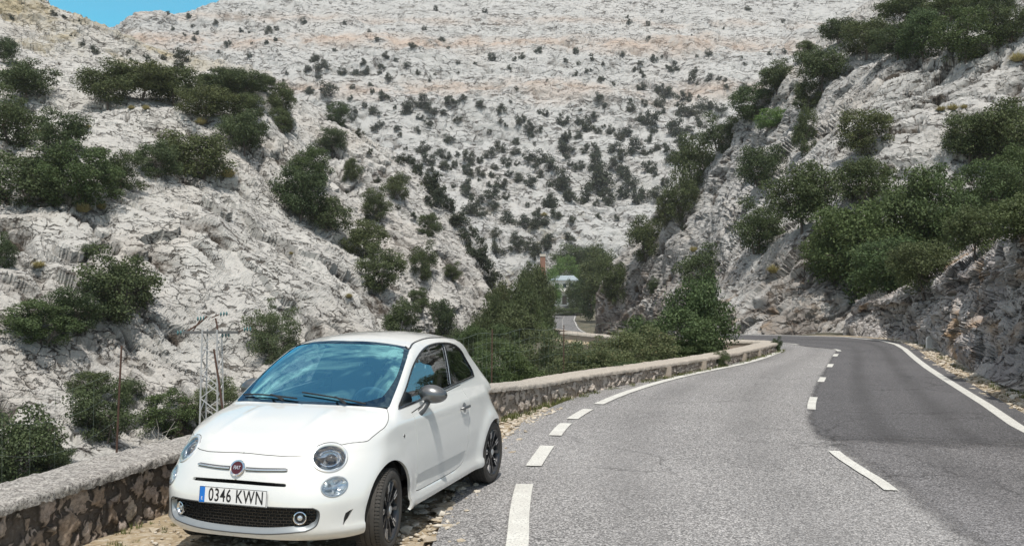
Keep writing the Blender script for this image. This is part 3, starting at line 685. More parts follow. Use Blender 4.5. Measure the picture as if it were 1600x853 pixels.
def plant(kind, loc, w, h, name, label, cat, group=None, rz=None):
    """a tree or bush: an Empty at its foot with trunk and crown"""
    L = TREES[kind]; i = KC.get(kind, rgT.randrange(9)); KC[kind] = i + 1; cm, tm = L[i % len(L)]
    r = empty(name, loc, rgT.uniform(0, 6.28) if rz is None else rz); r.scale = (w * .95, w * .95, h * .98); tag(r, label, cat, group)
    c = bpy.data.objects.new('crown', cm); COL.objects.link(c); c.parent = r
    t = bpy.data.objects.new('trunk', tm); COL.objects.link(t); t.parent = r
    return r
def slope_tree(cx, cy, w, h, kind, label, name='holm_oak', cat='tree', group=None, only=None):
    H = hit(cx, cy + h * .46, only) or hit(cx, cy + h * .3, only)
    if H is None: print('MISS', label); return
    loc, dist, nm, nr = H; d = loc.y
    s = d / FPX
    plant(kind, (loc.x, loc.y - .10 * w * s, loc.z - .04 * h * s), w * s * 1.06, h * s * 1.04, name, label, cat, group)
def ground_z(x, y):
    L = [b.ray_cast(Vector((x, y, 80)), Vector((0, 0, -1)))[0] for n, b in BV if n == 'ground']
    return L[0].z if L and L[0] else -9
def gorge_tree(cx, top, w, depth, kind, label, name='holm_oak', cat='tree', group=None, hmax=9.0):
    p = at(cx, top, depth); z = max(ground_z(p[0], p[1]), p[2] - hmax)
    plant(kind, (p[0], p[1], z), w * depth / FPX * 1.08, p[2] - z, name, label, cat, group)

OAK = [   # photo x, y (middle), width, height, kind, label
 (188,447,112,96,'bush','large dark bush on the left hillside, the right one of three joined bushes'),
 (128,482,80,74,'bush','dark bush in the middle of the three joined on the left hillside'),
 (70,503,92,58,'bushg','low green bush at the left end of the three joined bushes'),
 (130,275,110,88,'bushg','wide green holm oak on the left hillside above the bare rock face'),
 (55,282,116,84,'bush','dark holm oak at the left frame edge beside the wide green one'),
 (192,270,56,52,'bush','small dark oak growing at the right side of the wide green holm oak'),
 (308,247,92,64,'bush','spreading dark bush on the pale ledge right of the wide green oak'),
 (250,252,60,48,'bush','small round bush joined to the left of the spreading ledge bush'),
 (22,190,84,78,'bush','dark oak cut by the left frame edge under the top ridge'),
 (100,208,74,62,'bush','dark round oak between the left edge oak and the spreading ledge bush'),
 (8,82,34,40,'oak','small thin-trunked oak at the extreme upper left'),
 (44,131,78,52,'oak','grey-green oak alone on pale rock at the upper left'),
 (172,138,74,66,'oak','first oak from the left in the grove along the left ridge'),
 (225,132,80,56,'oak','second oak from the left in the grove along the left ridge'),
 (276,140,84,52,'oak','third oak from the left in the grove along the left ridge'),
 (325,166,76,52,'oak','low oak in front of the middle of the left ridge grove'),
 (348,134,66,38,'oak','fourth oak from the left in the grove along the left ridge'),
 (385,132,60,40,'oak','flat-topped oak near the right end of the left ridge grove'),
 (414,133,34,22,'bush','small bush ending the left ridge grove on its right'),
 (384,212,64,64,'oak','dark oak standing below the right end of the ridge grove'),
 (386,172,50,42,'oak','small oak between the ridge grove and the dark oak below it'),
 (441,160,40,52,'oak','tall two-tiered oak at the right end of the left ridge'),
 (440,190,36,34,'bush','little bush under the two-tiered oak'),
 (488,262,52,54,'oakg','top oak of the green row down the left rib'),
 (470,308,70,78,'oak','leaning oak with bare trunk in the green row down the left rib'),
 (515,335,52,48,'bush','bush at the lower end of the leaning oak'),
 (570,376,62,54,'bush','dark bush in the cleft between the two left ribs, upper'),
 (597,420,66,62,'bush','dark bush in the cleft between the two left ribs, lower'),
 (590,320,42,52,'bush','round dark oak on the bare slope between the two left ribs'),
 (672,353,32,34,'bush','single round bush near the right edge of the second rib'),
 (622,292,36,36,'bush','small bush high on the second rib'),
 (551,266,24,32,'bush','tiny tuft-like bush on the second rib beside the green row'),
 (530,180,34,34,'bush','bush at the top of the second rib'),
 (520,225,40,40,'oak','loose oak in the middle of the top of the second rib'),
 (662,410,40,52,'bush','dark two-part bush low on the second rib'),
 (708,426,26,28,'bush','small bush at the lower right of the second rib'),
 (655,470,30,34,'bush','low bush in the notch under the second rib'),
 (630,502,50,56,'bush','bush showing above the left part of the car roof'),
 (686,502,46,56,'bush','bush showing above the middle of the car roof'),
 (135,395,30,22,'bush','little green bush on the bare left rock face'),
 (8,395,34,50,'bush','dark bush cut by the left frame edge beside the bare rock face'),
]
for r_ in OAK: slope_tree(*r_)
RIGHT = [
 (1345,390,150,150,'oakg','broad green oak, left in the big clump on the right hillside'),
 (1410,345,140,150,'oakg','broad green oak, middle of the big clump on the right hillside'),
 (1460,330,110,150,'oakg','green oak, right in the big clump on the right hillside'),
 (1300,380,100,110,'oakg','green oak at the lower left of the big right clump'),
 (1385,415,120,90,'oakg','low green oak under the middle of the big right clump'),
 (1440,420,100,90,'oak','dark oak under the right of the big clump'),
 (1345,285,90,80,'oak','lighter oak behind the top of the big right clump'),
 (1250,308,104,112,'oak','dark oak left of the big clump on the right hillside'),
 (1182,352,84,84,'bush','round dark bush low on the right cliff, left of the dark oak'),
 (1352,206,80,70,'bush','dark bush alone between pale boulders on the right hillside'),
 (1258,205,38,76,'bush','narrow dark bush in the gully of the right hillside'),
 (1188,258,74,62,'bush','loose dark bush on the middle of the right cliff'),
 (1085,255,70,90,'bush','tall dark bush on the left ridge of the right hillside, upper'),
 (1062,305,56,74,'bush','dark bush on the left ridge of the right hillside, lower'),
 (1125,205,66,60,'bush','brownish bush on the left ridge above the tall dark one'),
 (1175,160,70,56,'oakg','oak halfway up the ridge of the right hillside'),
 (1205,186,58,32,'light','pale green low bush under the oak halfway up the ridge'),
 (1212,122,52,52,'oak','dark oak on the ridge left of the steep gap'),
 (1282,108,76,74,'oak','dense dark oak on the ridge above the narrow gully bush'),
 (1262,150,50,50,'bush','small dark bush below the dense ridge oak'),
 (1258,75,32,24,'bush','tiny oak standing at the left end of the top grove'),
 (1308,52,58,42,'oak','leaning small oak at the left of the top grove'),
 (1350,62,86,62,'oak','brownish oak, second from the left in the top grove'),
 (1400,66,80,60,'oak','dark oak in the middle front of the top grove'),
 (1440,56,84,84,'oakg','bright green oak in the front of the top grove'),
 (1505,56,96,86,'oakg','tall green oak with bare trunk in the top grove'),
 (1575,42,70,60,'oak','oak at the right end of the top grove by the frame edge'),
 (1412,18,88,50,'oak','dark oak high at the back of the top grove'),
 (1480,14,80,46,'oak','oak at the very top of the frame in the top grove'),
 (1550,10,80,40,'oak','oak at the upper right corner of the frame'),
 (1575,215,110,120,'oak','large dark oak at the right frame edge over the boulders'),
 (1510,215,80,80,'oak','dark oak reaching left from the right frame edge'),
 (1590,270,90,90,'oakg','green oak at the right frame edge, in the middle'),
 (1540,300,100,100,'oakg','green oak right of the big clump above the cutting'),
 (1600,350,110,100,'oak','dark oak at the right frame edge just over the cutting'),
 (1520,365,90,90,'oak','dark oak in shade between the big clump and the cutting'),
 (960,438,44,62,'bush','dark oval bush on the pale left end of the right cliff'),
 (1010,372,66,70,'bush','dark bush on the upper left end of the right cliff'),
 (925,430,60,96,'oak','dark oak leaning against the foot of the pale cliff end'),
 (1100,420,92,74,'bush','dark bush hanging in the middle of the right cliff over the leafy bush'),
 (1022,445,26,26,'bush','tiny bush on the slanting slab of the right cliff'),
 (1040,330,34,44,'bush','small dark bush beside the lower ridge bush'),
]
for r_ in RIGHT: slope_tree(r_[0], r_[1] + r_[3] * .05, r_[2] * .86, r_[3] * .88, *r_[4:], only=('right_hillside', 'rock_cutting', 'far_mountain'))
GORGE = [  # photo x, top y, width, depth
 (810,444,54,80,'oak','tall round dark oak in the gorge, left of the lower road'),
 (772,466,46,74,'oak','dark oak touching the left of the tall round gorge oak'),
 (808,486,78,64,'bush','wide dark oak in front of the tall round gorge oak'),
 (842,455,36,196,'oak','dark oak between the brick chimney and the poplar'),
 (897,440,22,215,'bush','dark tree hugging the right wall of the white house'),
 (886,481,50,205,'bush','low dark hedge in front of the white house'),
 (836,424,56,100,'oak','tall dark oak behind the tall round gorge oak'),
 (784,448,56,108,'oak','dark oak at the foot of the rib, left in the gorge'),
 (835,505,60,66,'oakg','green oak in front of the tall round gorge oak'),
 (735,512,58,50,'bushg','bright green bush beside the car roof in the gorge'),
 (770,530,56,42,'bushg','green bush at the right of the bright one beside the car roof'),
 (860,420,30,190,'light','pale feathery poplar in front of the white house'),
 (922,424,44,175,'bush','dark oak right of the white house'),
 (934,395,60,165,'bush','dark oak at the back between the white house and the cliff'),
 (882,402,40,246,'light','yellow-green tree above the roof of the white house'),
 (832,414,36,140,'oak','dark oak beside the brick chimney'),
 (752,515,48,90,'bush','dark bush under the foot of the rib'),
 (905,385,70,262,'oak','dark oak on the slope behind the white house'),
 (840,462,44,88,'oak','small dark oak between the tall round gorge oak and the lower road'),
 (756,492,44,84,'oak','small oak at the left foot of the tall round gorge oak'),
 (775,510,60,58,'bushg','green bush below the tall round gorge oak'),
 (722,520,60,90,'oak','dark oak low in the gorge under the second rib'),
 (822,470,70,85,'oakg','green oak by the outer bend of the lower road'),
 (778,480,56,95,'oak','dark oak leaning to the tall round gorge oak from the left'),
 (955,400,44,150,'bush','dark bush in the gap between the gorge and the pale cliff'),
 (838,500,36,118,'bush','dark bush at the outer bend of the far road'),
]
for a in GORGE:
    gorge_tree(*a[:6])
BUSH = [
 (1090,440,92,24.5,'bushg','leafy green bush standing tallest behind the low wall'),
 (1045,488,120,22.5,'bushg','dense green bush left of the tallest leafy one behind the wall'),
 (1008,517,96,20.5,'sage','grey-green bush left of the dense green one behind the wall'),
 (962,524,100,19,'sage','grey-green bush in the middle of the row behind the wall'),
 (920,540,90,17.6,'sage','loose bush in the row behind the wall under the far road'),
 (880,536,80,18,'sage','tallest grey-green bush in the row behind the wall, under the lower road'),
 (832,528,80,16.5,'sage','brownish-green bush in the row behind the wall'),
 (798,546,88,15.4,'bushg','green bush behind the wire mesh next to the car tail'),
 (758,552,80,14.6,'bushg','green bush behind the car tail'),
 (942,552,90,18,'bushg','low green bush hidden in the row behind the wall'),
 (1000,552,80,19.6,'sage','low grey bush at the foot of the dense green bush'),
 (1068,535,80,22.0,'bushg','low green bush against the wall under the tallest leafy one'),
 (700,540,50,40,'bush','dark bush just behind the car roof rear'),
]
SLOPE_BUSH = [
 (428,525,72,78,'sage','grey-green bush standing left of the car windscreen'),
 (262,650,84,70,'bushg','green bush behind the wall left of the lattice mast'),
 (345,630,70,64,'sage','grey bush at the foot of the lattice mast'),
 (30,705,120,112,'bush','dark green bush behind the wall at the left frame edge'),
 (85,712,60,50,'bush','low bush behind the wall beside the left edge bush'),
 (165,645,90,84,'bush','dark bush behind the rusty fence post'),
 (142,600,60,36,'bush','small bush above the dark one behind the rusty post'),
 (205,612,40,34,'bush','tiny bush right of the rusty fence post'),
]
for a in SLOPE_BUSH: slope_tree(*a, name='bush', cat='bush', only=('left_hillside',))
for a in BUSH: gorge_tree(*a[:6], name='bush', cat='bush', hmax=5.5)

# ---- shrubs dotted over the far mountain: every one an object of its own
FAR = []
def addc(x0, y0, s, L): FAR.extend([(x0 + a / s, y0 + b / s, c / s) for a, b, c in L])
addc(600, 0, 2.665, [(168,120,20),(243,165,28),(120,190,30),(97,270,28),(140,302,20),(20,323,28),(8,400,18),(8,238,20),(450,243,32),(380,265,14),(521,283,22),(574,237,25),(641,210,30),(798,217,28),(866,247,18),(862,230,14),(911,267,14),(844,297,18),(797,310,24),(912,327,18),(991,228,20),(1123,247,35),(1046,290,22),(1071,298,20),(1195,290,32),(1220,287,28),(1290,298,32),(1285,330,42),(1353,327,32),(1395,330,22),(1420,333,18),(1425,362,24),(1305,350,14),(1500,375,45),(1352,222,30),(1490,240,12),(1413,119,10),(1281,147,8),(1158,48,10),(1077,365,34),(1155,362,24),(1140,378,30),(1188,386,50),(1240,405,45),(1275,397,20),(1310,403,14),(893,410,38),(920,440,22),(1084,433,30),(1030,450,34),(1145,427,48),(1220,437,22),(1160,465,22),(1238,465,55),(1290,465,50),(1340,440,65),(1405,453,40),(270,420,45),(330,408,32),(306,428,20),(160,425,50),(110,440,50),(90,460,40),(195,460,50),(250,470,30),(404,440,42),(488,455,32),(527,425,14),(186,513,40),(308,502,32),(487,508,22),(270,585,45),(570,503,50),(605,527,40),(645,542,34),(672,472,28),(744,503,45),(806,507,32),(850,525,55),(878,484,36),(890,548,36),(942,545,30),(1005,550,50),(980,572,40),(1120,545,40),(1110,505,75),(1065,495,40),(1215,540,75),(1320,517,40),(1272,540,36),(1290,567,26),(1102,580,28),(1230,583,36),(1255,605,40),(1183,620,45),(1137,617,34),(1080,637,30),(1040,612,55),(1105,635,22),(965,620,55),(990,650,45),(880,640,40),(833,627,34),(810,565,30),(750,617,60),(765,570,40),(745,580,30),(880,683,60),(810,693,50),(965,692,55),(1105,702,55),(1200,663,60),(1005,722,50),(1030,757,60),(890,757,100),(760,655,30),(730,760,90),(700,690,55),(650,660,70),(600,655,50),(548,590,36),(550,630,36),(485,617,50),(437,640,45),(352,663,50),(400,670,34),(345,710,45),(305,645,26),(250,695,40),(260,650,40),(225,637,40),(160,620,55),(185,670,60),(120,687,40),(65,665,45),(58,535,30),(66,562,22),(195,705,30),(400,720,40),(461,697,32),(450,730,26),(510,680,40),(520,730,35),(487,765,45),(570,745,55),(612,758,50),(648,730,30),(633,695,26),(340,770,45),(345,805,45),(447,808,65),(400,830,34),(190,760,90),(230,820,60),(690,845,60),(770,810,45),(830,820,60),(930,825,60),(1000,805,60),(1060,820,60),(1130,815,80),(1170,760,45),(290,775,18),(850,607,20),(876,608,20)])
addc(400, 50, 3.16, [(283,140,30),(300,130,28),(325,170,60),(310,222,30),(427,198,45),(492,203,45),(540,197,40),(622,172,36),(638,118,36),(610,200,24),(475,272,26),(567,262,26),(575,295,25),(630,317,50),(465,330,30),(268,295,40),(355,290,75),(536,365,30),(485,390,45),(587,392,50),(485,425,40),(685,372,20),(510,500,40),(610,465,40),(580,480,30),(52,52,18),(97,40,18)])
addc(0, 0, 3.16, [(932,83,24),(1065,112,26),(952,130,16),(853,145,22),(968,165,24),(958,193,24),(910,172,16),(1125,218,32),(1190,150,22),(1230,162,16),(1326,153,36),(1500,110,34),(1362,197,16),(1315,210,20),(1243,213,12),(1232,75,12),(1303,110,10),(266,68,34),(320,85,22),(390,102,12),(405,218,25),(470,250,38),(350,175,12),(60,90,24),(805,285,32),(905,280,70),(880,340,60),(750,332,36),(725,283,28),(650,297,20),(635,257,20),(1045,358,34),(1113,360,40),(1560,290,36),(1540,300,26),(1400,398,14),(1530,450,40),(856,258,14)])
addc(400, 280, 3.16, [(880,110,90),(990,200,60),(1060,140,80),(1110,165,60),(1175,130,50),(1250,195,60),(1185,270,60),(1280,340,60),(1190,345,70),(1115,385,70),(1340,130,26),(1385,165,40),(1450,120,70),(1545,90,60),(1480,175,50),(1320,210,60),(1390,215,70),(1420,210,60),(1560,200,40),(1550,290,60),(1420,310,80),(1350,330,60),(1290,300,60),(1380,365,60)])
FAR += [(652,266,18),(668,284,20),(684,302,22),(702,322,24),(718,345,26),(732,368,26),(744,390,28),(756,412,28),(768,436,26),(640,250,16)]
rgx = np.random.default_rng(23)
for k in range(46): FAR.append((rgx.uniform(230, 1230), rgx.uniform(12, 165), rgx.uniform(4, 9)))
for k in range(62): FAR.append((rgx.uniform(480, 1090), 40 + 330 * rgx.random()**.7, rgx.uniform(5, 11)))
nfar = 0; rg2 = np.random.default_rng(5)
FAR.sort(key=lambda q: -q[2]); rest_V = []; rest_T = []; rest_n = 0
for px, py, w in FAR:
    w = w * rg2.uniform(.98, 1.2); hh = w * rg2.uniform(.66, 1.0); H = hit(px, py + hh * .4)
    if H is None or H[0].y < 95: H2 = hit(px, py + hh * .4, ('far_mountain', 'peak_hillside', 'rib_hillside')); H = H2 or H
    if H is None: continue
    s = H[0].y / FPX; cm = TREES['far'][nfar % 6][0]; loc = (H[0].x, H[0].y, H[0].z - .1 * hh * s); a = rgT.uniform(0, 6.28); sc = (w * s, w * s, hh * s * 1.1)
    nfar += 1
    if nfar <= 300:
        o = bpy.data.objects.new('shrub', cm); COL.objects.link(o); o.location = loc; o.rotation_euler = (0, 0, a); o.scale = sc
        tag(o, 'small dark green shrub dotted on the pale far mountainside', 'shrub', 'shrubs dotted over the far mountain')
    else:       # the smallest specks of scrub, beyond the three hundred largest
        v = np.zeros(len(cm.vertices) * 3, np.float32); cm.vertices.foreach_get('co', v); v = v.reshape(-1, 3) * sc; c_, s_ = math.cos(a), math.sin(a)
        v = v @ np.array([[c_, s_, 0], [-s_, c_, 0], [0, 0, 1]]) + loc; rest_V.append(v); rest_T.append(np.arange(len(v)).reshape(-1, 4) + rest_n); rest_n += len(v)
if rest_V: tag(fastmesh('scrub', np.concatenate(rest_V), np.concatenate(rest_T), LEAF_F, None, False), kind='stuff')
print('far shrubs', nfar)
# ================================================================== THE CAR
# body = one implicit surface FB(x,y,z)=0 (x forward, y to the driver's side, z up); every panel is an
# outline lifted onto that surface, so that panels, glass and lamps all follow the same shape
def smax(a, b, k): 
    h = np.maximum(k - np.abs(a - b), 0) / k; return np.maximum(a, b) + h * h * k * .25
def smin(a, b, k): return -smax(-a, -b, k)

def FB(x, y, z):
    ay = np.abs(y)
    b = spl([.15,.21,.25,.285,.305,.34,.45,.58,.70,.80,.865,.89,.95,1.03,1.12],[.765,.788,.802,.800,.786,.785,.795,.803,.800,.790,.779,.765,.728,.690,.63], z)
    for ax, am, r0 in ((1.15, .020, .36), (-1.15, .030, .34)):
        d = np.sqrt((x - ax)**2 + (z - .291)**2)
        b = b + am * np.exp(-((d - r0) / .085)**2)
    b = b - .028 * np.clip((x - .2) / 1.4, 0, 1)**2 * np.clip((z - .45) / .3, 0, 1) - .085 * np.clip((-x - .5) / 1.0, 0, 1)**1.6 * np.clip((z - .62) / .35, 0, 1)
    xf = spl([.15,.21,.26,.32,.40,.50,.60,.67,.73,.78,.84,.90,1.0,1.1],[1.800,1.838,1.860,1.868,1.866,1.858,1.832,1.803,1.772,1.738,1.68,1.60,1.42,1.2], z)
    xr = spl([.15,.25,.35,.5,.65,.8,.95,1.1],[-1.62,-1.66,-1.69,-1.70,-1.675,-1.63,-1.58,-1.50], z)
    a = .60; ar = .5
    m = spl([.2,.27,.33,.45,.56,.67,.74],[2.3,3.2,3.3,3.3,2.7,2.2,1.82], z)
    q = np.maximum(0, (x - (xf - a)) / a)**2 + np.maximum(0, ((xr + ar) - x) / ar)**2 + (ay / b)**m
    fs = (np.sqrt(q) - 1) * .6
    T = spl([-1.7,-1.2,.3,.80,.95,1.1,1.3,1.5,1.62,1.70,1.76,1.82,1.9],[.97,1.005,1.015,1.012,.998,.975,.936,.884,.846,.815,.782,.735,.66], x)
    T = T - .042 * (ay / .66)**2.6
    # two soft ridges running up the bonnet
    T = T + .006 * np.exp(-((ay - .30 - .05 * (x - 1.2)) / .035)**2) * np.clip((x - 1.0) / .2, 0, 1) * np.clip((1.70 - x) / .2, 0, 1)
    L = smax(fs, (z - T) * .93, .075)
    g = spl([.85,.95,1.0,1.1,1.2,1.3,1.36,1.42,1.5],[.735,.712,.697,.668,.637,.602,.577,.545,.49], z)
    g = g - .085 * np.clip((-x - .35) / 1.0, 0, 1)**1.6 * np.clip((z - .92) / .3, 0, 1)
    xw = 1.005 - 1.60 * (z - .971) + .05 * np.clip((z - .95) / .45, 0, 1) * np.clip((1.42 - z) / .45, 0, 1) * 2
    xg = spl([.85,.95,1.1,1.25,1.36,1.45],[-1.64,-1.595,-1.50,-1.39,-1.29,-1.18], z)
    aw, ag = .20, .34
    q = np.maximum(0, (x - (xw - aw)) / aw)**2 + np.maximum(0, ((xg + ag) - x) / ag)**2 + (ay / g)**2.6
    fg = (np.sqrt(q) - 1) * np.where(x > .3, .26, .42)
    Tr = spl([-1.7,-1.4,-1.2,-.9,-.6,-.3,0,.25,.5,.8],[1.20,1.33,1.388,1.441,1.470,1.480,1.468,1.432,1.36,1.2], x) - .072 * (ay / .55)**2.3
    G = smax(smax(fg, (z - Tr) * .95, .06), .86 - z, .02)
    return smin(L, G, .03)

def grad(P):
    P = np.asarray(P, float); e = 1e-3
    g = np.stack([FB(P[:,0]+e,P[:,1],P[:,2])-FB(P[:,0]-e,P[:,1],P[:,2]), FB(P[:,0],P[:,1]+e,P[:,2])-FB(P[:,0],P[:,1]-e,P[:,2]), FB(P[:,0],P[:,1],P[:,2]+e)-FB(P[:,0],P[:,1],P[:,2]-e)], 1)
    return g / (np.linalg.norm(g, axis=1, keepdims=True) + 1e-12)

def march(O, D, tmax, n=90):
    """first crossing when coming in from t=tmax towards t=0"""
    ts = np.linspace(tmax, 0.02, n)
    P = O[:, None, :] + D[:, None, :] * ts[None, :, None]
    f = FB(P[..., 0], P[..., 1], P[..., 2])
    ins = f < 0; i = np.argmax(ins, 1); miss = ~ins.any(1)
    i = np.where(miss, np.argmin(f, 1), i)
    lo = ts[i]; hi = ts[np.maximum(i - 1, 0)]
    for _ in range(22):
        mid = (lo + hi) / 2; Q = O + D * mid[:, None]
        s = FB(Q[:, 0], Q[:, 1], Q[:, 2]) < 0
        lo = np.where(s, mid, lo); hi = np.where(s, hi, mid)
    t = np.where(miss, ts[i], (lo + hi) / 2)
    return O + D * t[:, None]

R0 = .8; UC = R0 * math.pi / 2; UMAX = 2 * UC + 2.0
class Wrap:
    @staticmethod
    def to(P):
        P = np.asarray(P, float); x, y, z = P.T
        u = np.where(x > 1, R0 * np.arctan2(y, x - 1), np.where(x > -1, UC + 1 - x, UC + 2 + R0 * np.arctan2(-(x + 1), y)))
        return np.stack([u, z], 1)
    @staticmethod
    def lift(q):
        u, z = q.T; th = u / R0; th2 = (u - UC - 2) / R0
        fr = u < UC; re = u > UC + 2
        ox = np.where(fr, 1., np.where(re, -1., 1 - (u - UC)))
        dx = np.where(fr, np.cos(th), np.where(re, -np.sin(th2), 0)); dy = np.where(fr, np.sin(th), np.where(re, np.cos(th2), 1.))
        O = np.stack([ox, 0 * u, z], 1); D = np.stack([dx, dy, 0 * u], 1)
        return march(O, D, 1.05)
class Top:
    @staticmethod
    def to(P): return np.asarray(P, float)[:, :2]
    @staticmethod
    def lift(q):
        O = np.stack([q[:, 0], q[:, 1], 0 * q[:, 0] + .5], 1); D = np.tile([0, 0, 1.], (len(q), 1))
        return march(O, D, 1.1)
S2 = math.sqrt(.5)
class Glass:      # slanted chart used for the windscreen
    @staticmethod
    def to(P): P = np.asarray(P, float); return np.stack([P[:, 1], (P[:, 2] - P[:, 0]) * S2], 1)
    @staticmethod
    def lift(q):
        O = np.stack([-q[:, 1] * S2, q[:, 0], q[:, 1] * S2], 1); D = np.tile([S2, 0, S2], (len(q), 1))
        return march(O, D, 1.6, 140)

def dens(poly, step):
    out = []; n = len(poly)
    for i in range(n):
        a = np.array(poly[i], float); b = np.array(poly[(i + 1) % n], float)
        k = max(1, int(math.ceil(np.linalg.norm(b - a) / step)))
        out += [a + (b - a) * j / k for j in range(k)]
    return np.array(out)
def inpoly(q, poly):
    x, y = q[:, 0], q[:, 1]; c = np.zeros(len(q), bool); n = len(poly)
    for i in range(n):
        x1, y1 = poly[i]; x2, y2 = poly[(i + 1) % n]
        if y1 == y2: continue
        k = ((y1 > y) != (y2 > y)) & (x < (x2 - x1) * (y - y1) / (y2 - y1) + x1); c ^= k
    return c
def segdist(q, poly):
    d = np.full(len(q), 1e9); n = len(poly)
    for i in range(n):
        a = poly[i]; b = poly[(i + 1) % n]; ab = b - a; l = ab @ ab + 1e-12
        t = np.clip(((q - a) @ ab) / l, 0, 1); d = np.minimum(d, np.linalg.norm(q - a - t[:, None] * ab, axis=1))
    return d
def panel(name, chart, outer, holes, step, mat, parent, off=0.0, flange=.012, mirror=False, center_w=True, side=1):
    """outline (chart coordinates) -> triangulated panel lying on the body surface, edges turned inwards"""
    loops = [dens(outer, step * .6)] + [dens(h, step * .5) for h in holes]
    lo = loops[0].min(0); hi = loops[0].max(0)
    gx, gy = np.meshgrid(np.arange(lo[0], hi[0], step), np.arange(lo[1], hi[1], step))
    gx = gx + (np.arange(gx.shape[0]) % 2)[:, None] * step * .5
    q = np.stack([gx.ravel(), gy.ravel()], 1); q = q[inpoly(q, loops[0])]
    for h in loops[1:]: q = q[~inpoly(q, h)]
    for l in loops: 
        if len(q): q = q[segdist(q, l) > step * .45]
    pts = np.concatenate(loops + [q]); edges = []; s = 0
    for l in loops:
        k = len(l); edges += [(s + i, s + (i + 1) % k) for i in range(k)]; s += k
    res = geometry.delaunay_2d_cdt([Vector(p) for p in pts], edges, [], 0, 1e-6)
    v2 = np.array([tuple(v) for v in res[0]]); T = np.array([tuple(f) for f in res[2] if len(f) == 3])
    cen = v2[T].mean(1); keep = inpoly(cen, loops[0])
    for h in loops[1:]: keep &= ~inpoly(cen, h)
    T = T[keep]
    used = np.unique(T); rm = -np.ones(len(v2), int); rm[used] = np.arange(len(used)); v2 = v2[used]; T = rm[T]
    V = chart.lift(v2); 
    nrm = grad(V); V = V + nrm * off
    fn = np.cross(V[T[:, 1]] - V[T[:, 0]], V[T[:, 2]] - V[T[:, 0]])
    flip = (fn * nrm[T[:, 0]]).sum(1) < 0; T[flip] = T[flip][:, ::-1]
    if side < 0:
        V = V * [1, -1, 1]; nrm = nrm * [1, -1, 1]; T = T[:, ::-1]
    Fs = [tuple(t) for t in T]
    if flange > 0:
        ed = {}
        for t in T:
            for a, b in ((t[0], t[1]), (t[1], t[2]), (t[2], t[0])): ed[(a, b)] = 1
        bd = [(a, b) for (a, b) in ed if (b, a) not in ed]
        if mirror: bd = [(a, b) for a, b in bd if not (abs(V[a][1]) < 1e-4 and abs(V[b][1]) < 1e-4)]
        bv = sorted({a for e in bd for a in e}); n0 = len(V); n1 = n0 + len(bv); ix = {a: i for i, a in enumerate(bv)}
        top = V[bv]; nb = nrm[bv]
        V = np.concatenate([V, top, top - nb * flange]); nrm = np.concatenate([nrm, nb, nb])
        Fs += [(n0 + ix[b], n0 + ix[a], n1 + ix[a], n1 + ix[b]) for a, b in bd]
    if mirror:
        k = len(V); V = np.concatenate([V, V * [1, -1, 1]])
        Fs = Fs + [tuple(i + k for i in f[::-1]) for f in Fs]
    me = bpy.data.meshes.new(name)
    me.from_pydata([tuple(v) for v in V], [], [tuple(int(i) for i in f) for f in Fs]); me.update()
    if mirror:
        bm = bmesh.new(); bm.from_mesh(me)
        bmesh.ops.remove_doubles(bm, verts=[v for v in bm.verts if abs(v.co.y) < 2e-4], dist=2e-4)
        bm.to_mesh(me); bm.free()
    o = link(name, me, mat, parent, True)
    try: me.set_sharp_from_angle(angle=R(40))
    except Exception: pass
    return o
def ribbon(name, P, w, mat, parent, off=.002, closed=True, h=None, sides=(1,)):
    """rounded strip lying along 3-D points on the body surface"""
    mb = MB()
    for sd in sides:
        Q = np.array(P, float); nr = grad(Q); Q = Q + nr * off
        if sd < 0: Q = Q * [1, -1, 1]; nr = nr * [1, -1, 1]
        n = len(Q); V = []; hh = h if h is not None else w * .35
        for i in range(n):
            a = Q[(i + 1) % n] if closed or i < n - 1 else Q[i]; b = Q[i - 1] if closed or i > 0 else Q[i]
            t = a - b; t /= np.linalg.norm(t) + 1e-9; sdir = np.cross(nr[i], t); sdir /= np.linalg.norm(sdir) + 1e-9
            ww = w[i] if hasattr(w, '__len__') else w
            for s, k in ((-.5, -.6), (-.5, .35), (-.22, 1), (.22, 1), (.5, .35), (.5, -.6)):
                V.append(Q[i] + sdir * s * ww + nr[i] * k * hh)
        Fc = []; m = 6
        for i in range(n if closed else n - 1):
            j = (i + 1) % n
            for k in range(m): 
                k2 = (k + 1) % m; Fc.append((i*m+k, i*m+k2, j*m+k2, j*m+k))
        if not closed: Fc += [tuple(range(m)), tuple(range((n-1)*m, n*m))[::-1]]
        mb.add(V, Fc)
    return mb.build(name, mat, parent)

# ---- car materials
def paint_mat():
    m, nt, b = newmat('car_paint_white')
    v = noise(nt, coords(nt), 9, 5); v2 = noise(nt, coords(nt), 260, 2)
    c = mix(nt, v, (.665, .68, .67), (.71, .722, .71))
    # a little road dust low on the body
    sx = N(nt, 'ShaderNodeSeparateXYZ'); nt.links.new(coords(nt), sx.inputs[0])
    mr = N(nt, 'ShaderNodeMapRange'); nt.links.new(sx.outputs[2], mr.inputs[0])
    for k, vv in zip((1, 2, 3, 4), (.42, .2, 0, .35)): mr.inputs[k].default_value = vv
    mm = N(nt, 'ShaderNodeMath', operation='MULTIPLY'); nt.links.new(mr.outputs[0], mm.inputs[0]); nt.links.new(noise(nt, coords(nt), 22, 6, .7), mm.inputs[1])
    c = mix(nt, mm.outputs[0], c, (.52, .48, .42))
    nt.links.new(c, b.inputs['Base Color'])
    b.inputs['Roughness'].default_value = .30; b.inputs['Coat Weight'].default_value = 1; b.inputs['Coat Roughness'].default_value = .025; b.inputs['Coat IOR'].default_value = 1.65
    return m
M_PAINT = paint_mat()
M_BLACK = simple('black_plastic', (.016, .016, .017), .55, vs=80)
